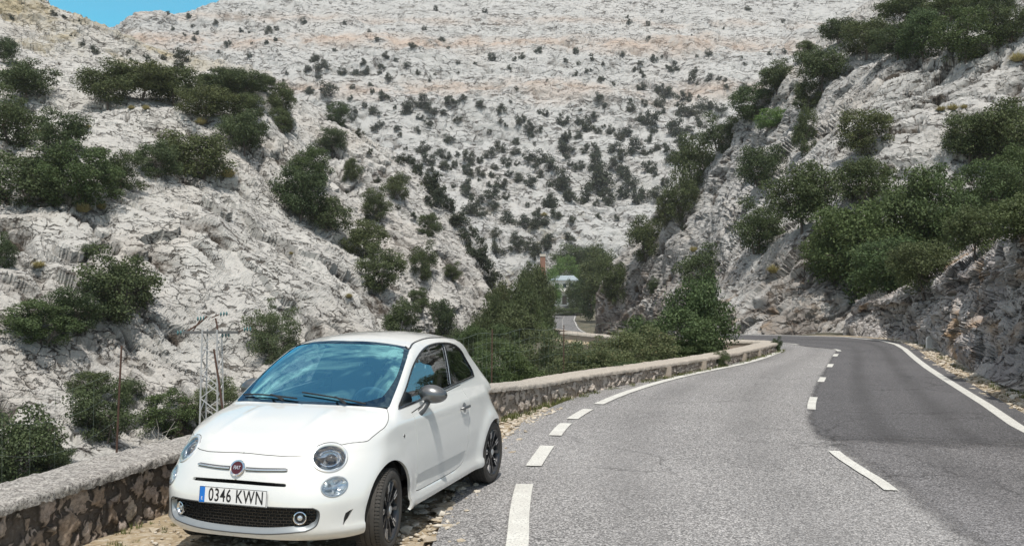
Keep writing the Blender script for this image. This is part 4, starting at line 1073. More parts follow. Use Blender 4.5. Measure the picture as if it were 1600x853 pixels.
M_GLOSSBLK = simple('gloss_black', (.012, .012, .013), .18, coat=.5)
M_LINER = simple('dark_liner', (.012, .012, .012), .9)
M_CHROME = simple('chrome', (.82, .83, .84), .10, metal=1, var=.02)
M_SATIN = simple('satin_grey_metal', (.19, .195, .20), .34, metal=.85, coat=.25)
M_SATINL = simple('satin_silver_trim', (.52, .55, .57), .28, metal=.85)
M_LIP = simple('satin_lip', (.30, .33, .35), .38, metal=.5)
M_GREYDARK = simple('dark_grey_trim', (.10, .105, .11), .4, metal=.4)
M_REFLECT = simple('lamp_reflector', (.66, .70, .74), .22, metal=.75, var=.2, vs=45)
M_RING = simple('lamp_ring', (.78, .80, .81), .2, metal=.6, var=.02)
M_TYRE = None
def tyre_mat():
    m, nt, b = newmat('tyre_rubber')
    v = noise(nt, coords(nt), 40, 5)
    c = mix(nt, v, (.020, .019, .018), (.075, .068, .06)); nt.links.new(c, b.inputs['Base Color']); b.inputs['Roughness'].default_value = .75
    return m
M_TYRE = tyre_mat()
M_RIM = simple('dark_alloy', (.045, .045, .048), .33, metal=.6, coat=.4)
M_RIMCUT = simple('machined_alloy', (.62, .63, .65), .22, metal=1)
M_DISC = simple('brake_disc', (.30, .30, .31), .3, metal=1)
M_SEAT = simple('seat_fabric', (.035, .034, .036), .85)
M_INNER = simple('cabin_trim', (.05, .05, .055), .7)
M_DASH = simple('dashboard', (.16, .16, .17), .6)
M_PLATE = simple('plate_white', (.74, .75, .76), .35, var=.02)
M_EBLUE = simple('plate_blue', (.015, .17, .60), .35)
M_INK = simple('plate_ink', (.012, .012, .014), .45)
M_RED = simple('badge_red', (.06, .006, .012), .35, coat=.2)
M_STRIPE = None
def stripe_mat():
    m, nt, b = newmat('door_decal_grey')
    v = noise(nt, coords(nt), 160, 3, .7); c = mix(nt, v, (.40, .41, .41), (.56, .57, .57))
    nt.links.new(c, b.inputs['Base Color']); b.inputs['Roughness'].default_value = .4
    return m
M_STRIPE = stripe_mat()
def glass_mat(name, tint, gloss, mn, mx, rough=.0):
    """car glass: lets tinted light through, mirrors the sky more at grazing angles"""
    m = bpy.data.materials.new(name); m.use_nodes = True; nt = m.node_tree; nt.nodes.clear()
    out = N(nt, 'ShaderNodeOutputMaterial'); t = N(nt, 'ShaderNodeBsdfTransparent'); g = N(nt, 'ShaderNodeBsdfGlossy')
    t.inputs[0].default_value = (*tint, 1); g.inputs[0].default_value = (*gloss, 1); g.inputs['Roughness'].default_value = rough
    lw = N(nt, 'ShaderNodeLayerWeight'); lw.inputs[0].default_value = .5
    mr = N(nt, 'ShaderNodeMapRange'); nt.links.new(lw.outputs['Facing'], mr.inputs[0]); mr.inputs[3].default_value = mn; mr.inputs[4].default_value = mx
    x = N(nt, 'ShaderNodeMixShader'); nt.links.new(mr.outputs[0], x.inputs[0]); nt.links.new(t.outputs[0], x.inputs[1]); nt.links.new(g.outputs[0], x.inputs[2])
    nt.links.new(x.outputs[0], out.inputs[0]); return m
M_WIND = glass_mat('windscreen_glass', (.54, .88, 1.0), (.34, .84, 1.0), .34, .95)
M_SIDE = glass_mat('side_glass', (.82, .85, .83), (.9, .95, 1.0), .03, .55)
M_DARKG = glass_mat('dark_privacy_glass', (.05, .05, .055), (.9, .95, 1.0), .03, .5)
M_LENS = glass_mat('lamp_lens', (.88, .92, .95), (1, 1, 1), .05, .5)

car = empty('parked_car', (-1.2927, 7.5429, 0), -1.8716)
tag(car, 'small white three-door hatchback parked beside the low stone wall', 'car')

def P3(pts): return np.array(pts, float)
def onsurf(chart, pts3, n=0, closed=True):
    """control points near the surface -> smooth loop of chart coordinates"""
    q = chart.to(P3(pts3)); return smooth_loop(q, n, closed) if n else q

def arch(cx, r, a0, a1, n=26):
    return [(cx + r * math.cos(R(a0 + (a1 - a0) * i / n)), .80, .291 + r * math.sin(R(a0 + (a1 - a0) * i / n))) for i in range(n + 1)]

CYW = -1.8716
CAMC = np.array([6.8212, 3.4695, CAMH])
def pix(px, py):
    """where the sight line through a photo pixel meets the body surface"""
    d = campix(px, py); c, s = math.cos(CYW), math.sin(CYW)
    d = np.array([c * d[0] + s * d[1], -s * d[0] + c * d[1], d[2]]); d /= np.linalg.norm(d)
    return march((CAMC + d * 10)[None], -d[None], 6.5, 400)[0]
def pixs(l): return [tuple(pix(*p)) for p in l]
# ---- outlines shared between panels (driver's half, mirrored)
# local frame on the surface
def frame(p):
    q = Wrap.lift(Wrap.to(P3([p])))[0]; n = grad(q[None])[0]
    h = np.cross([0, 0, 1.], n); h /= np.linalg.norm(h); v = np.cross(n, h)
    return q, n, h, v
def ell(p, hw, hh, rot=0, n=40, k=1.0):
    q, nn, h, v = frame(p); r = R(rot)
    return np.array([q + h * k * (hw * math.cos(w) * math.cos(r) - hh * math.sin(w) * math.sin(r)) + v * k * (hw * math.cos(w) * math.sin(r) + hh * math.sin(w) * math.cos(r)) for w in np.linspace(0, 2 * math.pi, n, endpoint=False)])
HL = (1.576, .556, .730); FOG = (1.655, .642, .557)
hl_loop = ell(HL, .118, .106, 0); fog_loop = ell(FOG, .094, .066, 12)

wind_ctl = [(.985,0,.985),(.975,.25,.983),(.945,.46,.978),(.885,.625,.972),(.86,.662,.985),(.62,.63,1.13),(.40,.585,1.27),(.235,.540,1.375),(.205,.50,1.398),(.245,.28,1.428),(.262,0,1.437)]
wq = Glass.to(P3(wind_ctl)); wind_half = np.concatenate([smooth_loop(wq[:5], 40, False)[:-1], smooth_loop(wq[4:8], 20, False)[:-1], smooth_loop(wq[7:], 24, False)])
wind3 = Glass.lift(wind_half)
roof_ctl = [(.258,0,0),(.24,.28,0),(.20,.49,0)] + pixs([(639.6,544.4),(644.6,537),(652.8,532.6),(666,528.6)]) + [(-.62,.485,0),(-.9,.465,0),(-1.05,.44,0),(-1.13,.39,0),(-1.19,.30,0),(-1.22,0,0)]
rq = P3(roof_ctl)[:, :2]; roof_half = np.concatenate([smooth_loop(rq[:3], 20, False)[:-1], smooth_loop(rq[2:], 60, False)])
roof3 = Top.lift(roof_half)
hood_ctl = [(1.742,0,0),(1.734,.15,0),(1.706,.29,0),(1.664,.395,0)]
hl_arc = [p for p in ell(HL, .122, .110, 0, 64)]
# part of the lamp ring that borders the bonnet (from its inner side over the top to its outer side)
q0, n0, h0, v0 = frame(HL)
hl_arc = [q0 + h0 * .128 * math.cos(R(a)) + v0 * .114 * math.sin(R(a)) for a in (160, 140, 120, 100, 80, 62, 46)]
back_ctl = [tuple(hl_arc[-1])] + pixs([(569.5,689.6),(582,682),(592.7,673.5),(601.2,666.8),(606,657.7),(606.8,648)]) + [(.905,.66,0)]
hl_arc = hl_arc[:-1]
cowl_ctl = [(.905,.66,0),(.955,.46,0),(.985,.25,0),(.995,0,0)]
hood_ctl.append(tuple(hl_arc[0]))
hq = [smooth_loop(P3(hood_ctl)[:, :2], 24, False)[:-1], P3(hl_arc)[:, :2], smooth_loop(P3(back_ctl)[:, :2], 30, False), smooth_loop(P3(cowl_ctl)[:, :2], 20, False)[1:]]
hood_half = np.concatenate(hq)
hood_side3 = Top.lift(np.concatenate(hq[:3]))        # lip, lamp, side edge: shared with the body side

# ---- body side (one white shell: nose, wings, sills, pillars, tail)
belt = [(.70,.70,.938),(.35,.71,.968),(-.24,.71,1.008),(-.60,.70,1.027),(-.93,.68,1.036)]
belt = pixs([(622.6,638.6),(656.9,624.6),(697.1,606.6),(711.9,600),(740.4,587.4)])
win_top = pixs([(737.5,578),(731.6,567.6),(721.7,549.8),(713.5,541),(703.7,536.6),(692.2,535.6),(679,537),(665.9,542.6),(655.3,553.8),(644.6,574.2),(634.8,605.3)])
win_q = np.concatenate([smooth_loop(Wrap.to(P3(belt)), 24, False), smooth_loop(Wrap.to(P3([belt[-1]] + win_top + [belt[0]])), 70, False)[1:-1]])
door_ctl = [(.652,.74,.912),(.655,.79,.70),(.655,.79,.50),(.650,.79,.345),(.62,.79,.316),(.40,.79,.311),(-.08,.79,.309),(-.25,.79,.318),(-.365,.79,.345),(-.440,.79,.42),(-.485,.8,.55),(-.515,.8,.72),(-.545,.79,.88),(-.555,.76,.985)]
dq = Wrap.to(P3(door_ctl)); dtop = Wrap.to(P3([(-.555,.7,.998),(-.24,.7,.982),(.35,.7,.941),(.652,.7,.912)]))
door_q = np.concatenate([smooth_loop(dq, 70, False), smooth_loop(dtop, 14, False)[:-1]])
def inset(q, d):
    c = np.roll(q, -1, 0) - np.roll(q, 1, 0); n = np.stack([c[:, 1], -c[:, 0]], 1); n /= np.linalg.norm(n, axis=1, keepdims=True) + 1e-9
    A = .5 * np.sum(q[:, 0] * np.roll(q[:, 1], -1) - np.roll(q[:, 0], -1) * q[:, 1])
    return q - n * d * (1 if A > 0 else -1)
bot_front = [(1.842,0,.232),(1.836,.2,.230),(1.80,.42,.222),(1.73,.60,.212),(1.62,.71,.208),(1.52,.775,.215)]
bot_sill = [(.82,.8,.215),(.4,.8,.212),(-.4,.8,.212),(-.80,.8,.215)]
bot_rear = [(-1.48,.70,.25),(-1.60,.5,.27),(-1.67,.2,.28),(-1.68,1e-6,.28)]
def lerp(a, b, n): return [tuple(np.array(a) + (np.array(b) - np.array(a)) * i / n) for i in range(n)]
wrap_outer = np.concatenate([
    smooth_loop(Wrap.to(P3(bot_front)), 30, False)[:-1],
    Wrap.to(P3(arch(1.15, .352, -12, 192, 40))), Wrap.to(P3(bot_sill)), Wrap.to(P3(arch(-1.15, .322, -14 + 0, 194, 40)))[:, :],
    Wrap.to(P3(bot_rear[1:-1])), [[UMAX, .28]],
    [[UMAX, roof3[-1][2]]], Wrap.to(roof3[::-1])[1:],
    ])
# arch order: the outline runs from nose to tail, so each arch goes from its front foot over the top to its rear foot
wi = np.where(wind3[:, 0] < .20 + 2, True, False)
side_w = wind3[(wind3[:, 1] > .50)]                   # windscreen side edge, bottom -> top
k0 = np.argmax(wind3[:, 1])                           # lower outer corner
pillar = wind3[k0: np.argmin(np.abs(wind3[:, 0] - .205)) + 1][::-1]
roof_edge = [p for p in roof3[::-1] if p[0] < .199]
wrap_outer = np.concatenate([
    smooth_loop(Wrap.to(P3(bot_front)), 30, False)[:-1],
    Wrap.to(P3(arch(1.15, .352, -12, 192, 40))), Wrap.to(P3(bot_sill)), Wrap.to(P3(arch(-1.15, .322, -12, 192, 40))),
    Wrap.to(P3(bot_rear[:-1])), [[UMAX, .28]], [[UMAX, roof3[-1][2]]],
    Wrap.to(P3(roof_edge))[1:], Wrap.to(pillar), Wrap.to(hood_side3[::-1])])
# lower grille, slot and vent openings
grille_half = [(1.865,0,.447),(1.855,.25,.445),(1.80,.46,.442),(1.774,.545,.437),(1.752,.576,.412),(1.752,.576,.360),(1.765,.555,.315),(1.792,.50,.290),(1.845,.25,.266),(1.860,0,.260)]
gq = Wrap.to(P3(grille_half)); gq[0, 0] = gq[-1, 0] = 0
grille_q = np.concatenate([smooth_loop(gq[:4], 16, False)[:-1], smooth_loop(gq[3:8], 24, False)[:-1], smooth_loop(gq[7:], 14, False)])
vent_q = Wrap.to(P3(pixs([(552.5,794),(546,797),(540,801),(537.5,808),(536,819.5),(538.5,819),(545,810)])))
slot_q = Wrap.to(P3([(1.83,0,.600),(1.825,.12,.599),(1.81,.25,.595),(1.795,.345,.590),(1.792,.356,.586),(1.792,.357,.574),(1.795,.350,.570),(1.81,.25,.573),(1.828,.12,.576),(1.835,0,.577)]))
slot_q[0, 0] = slot_q[-1, 0] = 0
cut = 1e-4
def onaxis(loop):      # holes that touch the mid-plane become notches of the outer outline
    return loop
# merge the two centre openings into the outline: go up the centre line with notches
seam_notch = np.concatenate([[[0, hood_side3[0][2]]], slot_q[::1], grille_q[::1], [[0, .232]]])
wrap_outer = np.concatenate([wrap_outer[1:-1], seam_notch])
rear_win = smooth_loop(np.array([[UMAX-.02,1.33],[UMAX-.50,1.30],[UMAX-.62,1.24],[UMAX-.70,1.06],[UMAX-.62,1.02],[UMAX-.02,1.01]]), 40, False)
holes = [win_q, inset(door_q, -.0032), Wrap.to(hl_loop) if False else Wrap.to(ell(HL, .116, .104, 12)), Wrap.to(ell(FOG, .090, .062, 12)), vent_q, rear_win]
body = panel('body', Wrap, wrap_outer, holes, .022, M_PAINT, car, 0, .022, mirror=True)
for sd in (1, -1):
    d = panel('door', Wrap, inset(door_q, .0032), [], .022, M_PAINT, car, 0, .02, side=sd)
    st = np.array([(.640,.372),(-.02,.345),(-.26,.352),(-.352,.378),(-.405,.432),(-.405,.438),(.640,.440)])
    sq = Wrap.to(np.stack([st[:, 0], 0*st[:, 0] + .79, st[:, 1]], 1))
    panel('decal_stripe', Wrap, sq, [], .03, M_STRIPE, d, .0012, 0, side=sd)
    # door handle: recess cup and bar
    q, n, h, v = frame((-.385, .79, .818))
    mb = MB(); fx = np.array([1, 0, 0]) - n * n[0]; fx /= np.linalg.norm(fx)
    mb.tube([q - fx*.085 + n*.004, q - fx*.080 + n*.026, q + n*.034, q + fx*.075 + n*.026, q + fx*.085 + n*.004], [.008,.014,.014,.014,.009], 10)
    hd = mb.build('handle', M_SATIN, d)
    cup = MB(); cup.lathe([(.0001, .0015), (.030, .0015), (.036, .003), (.042, .0015)], 28, 'z')
    Mx = Matrix(((fx[0], np.cross(n, fx)[0], n[0], q[0]-fx[0]*.02), (fx[1], np.cross(n, fx)[1], n[1], q[1]-fx[1]*.02), (fx[2], np.cross(n, fx)[2], n[2], q[2]-fx[2]*.02), (0, 0, 0, 1)))
    cp = cup.build('handle_cup', M_SATINL, d, M=Mx)
    if sd < 0:
        for o_ in (hd, cp):
            for vtx in o_.data.vertices: vtx.co.y *= -1
            o_.data.flip_normals()
hood = panel('bonnet', Top, hood_half, [], .025, M_PAINT, car, .0012, .018, mirror=True)
roof = panel('roof', Top, np.concatenate([roof_half]), [], .03, M_PAINT, car, 0, .015, mirror=True)
hood_l = Top.lift(np.concatenate(hq[:3])); loopH = np.concatenate([hood_l[::-1], (hood_l * [1, -1, 1])[1:]])
ribbon('bonnet_gap', loopH, .006, M_LINER, body, -.0002, closed=False, h=.0016)
ribbon('roof_seal', Top.lift(smooth_loop(rq[2:], 60, False)), .016, M_GLOSSBLK, roof, -.001, closed=False, h=.006, sides=(1, -1))
# cowl between bonnet and glass
cow = np.concatenate([Glass.to(Top.lift(hq[3])), wind_half[:22][::-1]])
cw_half = np.concatenate([Glass.to(Top.lift(np.concatenate([hq[2][-1:], hq[3]])[::-1])), wind_half[:40][:np.argmax(wind_half[:, 0])+1][::-1][:0]])
# windscreen: black ceramic border and clear pane
wind_full = np.concatenate([wind_half, (wind_half * [-1, 1])[::-1][1:-1]])
cl = np.array([(0,-.128)]) 
def clear_half():
    b = wind_half.copy(); out = []
    ctl = [(.955,0,1.012),(.945,.25,1.010),(.915,.43,1.005),(.83,.555,1.03),(.78,.585,1.07),(.58,.590,1.16),(.40,.555,1.265),(.255,.505,1.355),(.245,.46,1.378),(.285,.26,1.400),(.300,0,1.408)]
    q = Glass.to(P3(ctl)); return np.concatenate([smooth_loop(q[:8], 60, False)[:-1], smooth_loop(q[7:], 24, False)])
clr = clear_half(); clr_full = np.concatenate([clr, (clr * [-1, 1])[::-1][1:-1]])
ws = panel('windscreen', Glass, clr_full, [], .03, M_WIND, car, -.003, 0)
panel('windscreen_border', Glass, wind_full, [clr_full], .03, glass_mat('frit_glass', (.01,.012,.018), (.35,.6,.8), .12, .5), ws, -.002, .01)
# cowl strip closing the gap between bonnet and glass
mb = MB(); cp3 = Top.lift(hq[3]); cp3 = np.concatenate([cp3, (cp3 * [1, -1, 1])[::-1][1:]])
V = []; 
for p in cp3: V += [p + [.012, 0, -.012], p + [-.075, 0, -.004]]
mb.add(V, [(2*i, 2*i+1, 2*i+3, 2*i+2) for i in range(len(cp3)-1)]); mb.build('cowl', M_BLACK, car)
# ---- side windows
for sd in (1, -1):
    seal = Wrap.lift(win_q)
    split0, split1 = (-.325, .70, 1.012), (-.455, .58, 1.366)
    def cutx(z, dx): return -.325 - (z - 1.012) / .354 * .13 + dx
    q3 = win_q; xs = 1 - (q3[:, 0] - UC)
    def clip(front):
        out = []; n = len(q3)
        f = lambda p: ((1 - (p[0] - UC)) - cutx(p[1], .012 if front else -.045)) * (1 if front else -1)
        for i in range(n):
            a, b = q3[i], q3[(i+1) % n]; fa, fb = f(a), f(b)
            if fa >= 0: out.append(a)
            if fa * fb < 0: out.append(a + (b - a) * fa / (fa - fb))
        return np.array(out)
    dg = panel('door_window', Wrap, clip(True), [], .03, M_SIDE, car, -.010, 0, side=sd)
    qg = panel('quarter_window', Wrap, clip(False), [], .03, M_DARKG, car, -.006, 0, side=sd)
    s = seal if sd > 0 else seal
    ribbon('window_seal', seal, .020, M_GLOSSBLK, car, -.001, closed=True, h=.006, sides=(sd,))
    bl = Wrap.lift(smooth_loop(Wrap.to(P3(belt)), 24, False))
    ribbon('belt_trim', bl + [0, 0, -.008], .010, M_CHROME if False else M_SATINL, car, .003, closed=False, h=.004, sides=(sd,))
    mid = [(cutx(z, -.016), .6, z) for z in np.linspace(1.012, 1.362, 14)]
    ribbon('door_pillar', Wrap.lift(Wrap.to(P3(mid))), .062, M_GLOSSBLK, car, -.007, closed=False, h=.004, sides=(sd,))
    mid = [(cutx(z, .010), .6, z) for z in np.linspace(1.03, 1.345, 14)]
    ribbon('pillar_edge', Wrap.lift(Wrap.to(P3(mid))), .008, M_SATINL, car, -.001, closed=False, h=.003, sides=(sd,))
panel('rear_window', Wrap, rear_win, [], .04, M_DARKG, car, -.004, 0, mirror=False)
panel('rear_window', Wrap, rear_win, [], .04, M_DARKG, car, -.004, 0, side=-1)

# ---- inner liner: hides the empty inside behind gaps, arches and openings
mb = MB()
mb.box((1.28, 0, .60), (.70, 1.00, .24)); mb.box((-.2, 0, .30), (2.0, 1.36, .06)); mb.box((1.25, 0, .42), (1.0, .95, .3)); mb.box((-1.2, 0, .50), (.72, 1.0, .5))
mb.box((.72, 0, .60), (.05, 1.36, .62)); mb.box((-.72, 0, .55), (.05, 1.3, .5))
mb.build('underbody', M_LINER, car)
for cx in (1.15, -1.15):
    for sd in (1, -1):
        mb = MB(); n = 30; V = []
        for i in range(n + 1):
            w = R(-20 + 220 * i / n); rr = .362 if cx > 0 else .332
            for yy in (.735, .50): V.append((cx + rr * math.cos(w), sd * yy, .291 + rr * math.sin(w)))
        mb.add(V, [(2*i, 2*i+1, 2*i+3, 2*i+2) for i in range(n)])
        c = [V[2*i+1] for i in range(n + 1)]; mb.add(c, [tuple(range(n + 1))])
        mb.build('arch_liner', M_LINER, car)

# ---- lamps
def discmat(p, dz=0.0):
    q, n, h, v = frame(p); q = q + n * dz
    return Matrix(((h[0], v[0], n[0], q[0]), (h[1], v[1], n[1], q[1]), (h[2], v[2], n[2], q[2]), (0, 0, 0, 1)))
def mir(o, sd):
    if sd < 0:
        for v in o.data.vertices: v.co.y *= -1
        o.data.flip_normals()
    return o
def surf_ring(name, loopfn, w, mat, parent, off, h, sd):
    q = Wrap.lift(Wrap.to(loopfn)); return ribbon(name, q, w, mat, parent, off, True, h, (sd,))
for sd in (1, -1):
    rg = surf_ring('headlight', ell(HL, .117, .104, 12, 56), .022, M_RING, car, .000, .008, sd)
    S = Matrix.Diagonal((1.2, 1.06, 1, 1)); mx = discmat(HL) @ Matrix.Rotation(R(12), 4, 'Z')
    bowl = MB().lathe([(.094, -.002), (.088, -.018), (.074, -.040), (.05, -.060), (.0001, -.066)], 48, 'z'); mir(bowl.build('reflector', M_REFLECT, rg, M=mx @ S), sd)
    mir(MB().lathe([(.090, .0), (.078, -.006), (.072, -.020)], 48, 'z').build('lamp_bezel', M_BLACK, rg, M=mx @ S), sd)
    # D-shaped light guide and projector inside
    th = [R(200 + 300 * i / 30) for i in range(31)]
    mir(MB().tube([(.060 * math.cos(t), .056 * math.sin(t), -.012) for t in th], .006, 8).build('light_guide', M_CHROME, rg, M=mx @ S), sd)
    mir(MB().lathe([(.040, -.02), (.036, -.012), (.034, -.016)], 36, 'z').add(*(lambda m: (m.V, m.F))(MB().lathe([(.034, -.018), (.028, -.004), (.014, .004), (.0001, .006)], 36, 'z'))).build('projector', M_GLOSSBLK, rg, M=mx @ Matrix.Translation((.012, -.004, 0))), sd)
    mir(MB().lathe([(.094, .002), (.078, .012), (.05, .020), (.025, .024), (.0001, .025)], 48, 'z').build('lens', M_LENS, rg, M=mx @ S), sd)
    rg = surf_ring('lower_lamp', ell(FOG, .091, .062, 12, 48), .012, M_SATINL, car, .000, .005, sd)
    mx = discmat(FOG) @ Matrix.Rotation(R(12), 4, 'Z'); S = Matrix.Diagonal((1.44, .98, 1, 1))
    mir(MB().lathe([(.062, -.002), (.052, -.020), (.035, -.034), (.0001, -.040)], 40, 'z').build('reflector', M_REFLECT, rg, M=mx @ S), sd)
    mb = MB()
    for a in (25, 100, 170, 245, 320): mb.bar((0, 0, -.022), (.048 * math.cos(R(a)), .048 * math.sin(R(a)), -.012), .012, .003, (0, 0, 1))
    mb.lathe([(.018, -.02), (.014, -.008), (.0001, -.006)], 24, 'z'); mir(mb.build('bulb_holder', M_SATINL, rg, M=mx @ S), sd)
    mir(MB().lathe([(.064, .001), (.05, .009), (.03, .014), (.0001, .016)], 40, 'z').build('lens', M_LENS, rg, M=mx @ S), sd)

# ---- front details
def sweep_front(name, pts, rad, mat, parent, off=0.0):
    q = Wrap.lift(Wrap.to(P3(pts))); q = q + grad(q) * off
    return q
# moustache bars either side of the badge
for sd in (1, -1):
    c = [(1.80, .062, .668), (1.79, .16, .667), (1.775, .26, .668), (1.765, .325, .668), (1.76, .347, .668)]
    q = Wrap.lift(Wrap.to(P3(c))); q = q * [1, sd, 1]
    b_ = ribbon('moustache_bar', Wrap.lift(smooth_loop(Wrap.to(P3(c)), 24, False)), np.interp(np.linspace(0, 1, 25), [0, .8, 1], [.026, .024, .010]), M_GREYDARK, car, .003, False, .010, (sd,))
    ribbon('bar_chrome', Wrap.lift(smooth_loop(Wrap.to(P3([(x, y, z - .003) for x, y, z in c])), 24, False)), np.interp(np.linspace(0, 1, 25), [0, .8, 1], [.013, .012, .005]), M_CHROME, b_, .012, False, .003, (sd,))
mx = discmat((1.80, 0.0001, .670))
bd = MB().lathe([(.050, 0), (.056, .012), (.052, .019), (.043, .017), (.042, .014)], 48, 'z').build('badge', M_CHROME, car, M=mx)
MB().lathe([(.043, .0145), (.0001, .0165)], 40, 'z').build('badge_disc', M_RED, bd, M=mx)
def text_mesh(name, s, size, mat, parent, M, sx=1.0, ext=.0006, offs=0.0, sp=1.0):
    cu = bpy.data.curves.new(name, 'FONT'); cu.body = s; cu.size = size; cu.extrude = ext; cu.align_x = 'CENTER'; cu.align_y = 'CENTER'; cu.offset = offs; cu.space_character = sp
    t = bpy.data.objects.new(name, cu); COL.objects.link(t)
    dg = bpy.context.evaluated_depsgraph_get(); me = bpy.data.meshes.new_from_object(t.evaluated_get(dg)); bpy.data.objects.remove(t)
    me.transform(M @ Matrix.Diagonal((sx, 1, 1, 1))); return link(name, me, mat, parent, False)
text_mesh('badge_letters', 'FIAT', .034, M_CHROME, bd, mx @ Matrix.Translation((0, 0, .0172)), .82, .001, .0008, .95)
# upper slot: dark recess
mb = MB(); sl = Wrap.lift(slot_q); slb = sl - grad(sl) * .03
full = np.concatenate([slb, (slb * [1, -1, 1])[::-1][1:-1]]); mb.add(full, [tuple(range(len(full)))]); 
mb.build('upper_slot', M_BLACK, car, smooth=False)
# lower grille: dark mesh set back, silver lip, chrome-ringed fog lamps
gl = Wrap.lift(grille_q); gset = gl - grad(gl) * .045
full = np.concatenate([gset, (gset * [1, -1, 1])[::-1][1:-1]])
gr = None
mb = MB(); 
U = np.linspace(-1, 1, 41)
def gpoint(y, z, dz):
    q = Wrap.lift(Wrap.to(P3([(1.8, abs(y), z)])))[0]; g = grad(q[None])[0]; q = q - g * dz
    return q * [1, 1 if y >= 0 else -1, 1]
backV = []; nb_ = 41
for zz in (.245, .45):
    for u in U: backV.append(gpoint(u * .64, zz, .05))
mb.add(backV, [(i, i + 1, nb_ + i + 1, nb_ + i) for i in range(nb_ - 1)])
gr = mb.build('lower_grille', M_BLACK, car)
mb = MB()
for r_ in range(8):
    zz = .272 + r_ * .0205
    mb.tube([gpoint(y, zz, .038) for y in np.linspace(-.60, .60, 30)], .0032, 6)
    for k in range(30):
        y = -.58 + k * .04 + (.02 if r_ % 2 else 0)
        if abs(y) < .59 and zz + .02 < .44: mb.bar(gpoint(y, zz, .038), gpoint(y, zz + .0205, .038), .004, .006, (1, 0, 0))
mb.build('grille_mesh', M_GLOSSBLK, gr)
lip3 = Wrap.lift(grille_q)[len(grille_q)//2 - 6:]; 
lipq = grille_q[int(len(grille_q) * .42):]
l3 = Wrap.lift(lipq); nl = grad(l3)
V = []; 
pts = np.concatenate([l3, (l3 * [1, -1, 1])[::-1][1:]]); nn = np.concatenate([nl, (nl * [1, -1, 1])[::-1][1:]])
cenz = .35
for i, (p, n_) in enumerate(zip(pts, nn)):
    t = min(1, min(i, len(pts) - 1 - i) / 14); inn = np.array([0, -np.sign(p[1]) * .02 * (1 - t), .008 + .022 * t])
    V += [p + n_ * .001, p - n_ * .008 + inn * .5, p - n_ * .030 + inn]
mb = MB(); mb.add(V, [(3*i+k, 3*i+k+1, 3*i+4+k, 3*i+3+k) for i in range(len(pts) - 1) for k in (0, 1)]); mb.build('grille_lip', M_LIP, gr)
ring = Wrap.lift(grille_q); ribbon('grille_edge', np.concatenate([ring, (ring * [1, -1, 1])[::-1][1:-1]]), .008, M_GREYDARK, gr, -.001, True, .003)
for sd in (1, -1):
    q = gpoint(.462 , .372, .022); g = grad(q[None] * [1, 1, 1])[0]; h_ = np.cross([0, 0, 1.], g); h_ /= np.linalg.norm(h_); v_ = np.cross(g, h_)
    mx = Matrix(((h_[0], v_[0], g[0], q[0]), (h_[1], v_[1], g[1], q[1]), (h_[2], v_[2], g[2], q[2]), (0, 0, 0, 1)))
    fl = mir(MB().lathe([(.034, -.02), (.044, 0), (.043, .008), (.038, .010), (.032, .002), (.030, -.008)], 36, 'z').build('fog_lamp', M_CHROME, car, M=mx), sd)
    mir(MB().lathe([(.031, -.006), (.0001, -.008)], 30, 'z').build('fog_housing', M_BLACK, fl, M=mx), sd)
    mir(MB().lathe([(.018, -.006), (.016, .004), (.008, .008), (.0001, .009)], 24, 'z').build('fog_lens', M_REFLECT, fl, M=mx), sd)
    # side vent insert
    vq = Wrap.lift(vent_q); vb = vq - grad(vq) * .022; vb = vb * [1, sd, 1]
    mb = MB(); mb.add(vb, [tuple(range(len(vb)))]); vo = mb.build('bumper_vent', M_BLACK, car, smooth=False)
    # indicator repeater
    q, n_, h_, v_ = frame((.875, .78, .775)); mir(MB().lathe([(.013, 0), (.011, .004), (.0001, .005)], 20, 'z').build('side_repeater', M_SATIN, car, M=discmat((.875, .78, .775))), sd)
# number plate
ph = Matrix(((0, 0, 1, 1.8625), (1, 0, 0, 0), (0, 1, 0, .497), (0, 0, 0, 1))) @ Matrix.Rotation(R(-6), 4, 'X')
pl = MB().box((0, 0, 0), (.520, .110, .006)).build('number_plate', M_PLATE, car, bevel=.0015, M=ph)
mb = MB()
for a, b in (((-.256, -.051, .0034), (.256, -.051, .0034)), ((-.256, .051, .0034), (.256, .051, .0034)), ((-.256, -.051, .0034), (-.256, .051, .0034)), ((.256, -.051, .0034), (.256, .051, .0034))): mb.bar(a, b, .003, .0012)
mb.build('plate_rim', M_INK, pl, M=ph)
MB().box((-.236, 0, .0034), (.042, .104, .0012)).build('plate_band', M_EBLUE, pl, M=ph)
text_mesh('plate_country', 'E', .030, M_PLATE, pl, ph @ Matrix.Translation((-.236, -.026, .0046)), .9)
text_mesh('plate_characters', '0346 KWN', .118, M_INK, pl, ph @ Matrix.Translation((.024, -.002, .0036)), .70, .0006, .0012, 1.10)
mb = MB()
mb.box((1.846, 0, .497), (.030, .40, .085)); mb.build('plate_holder', M_BLACK, pl)

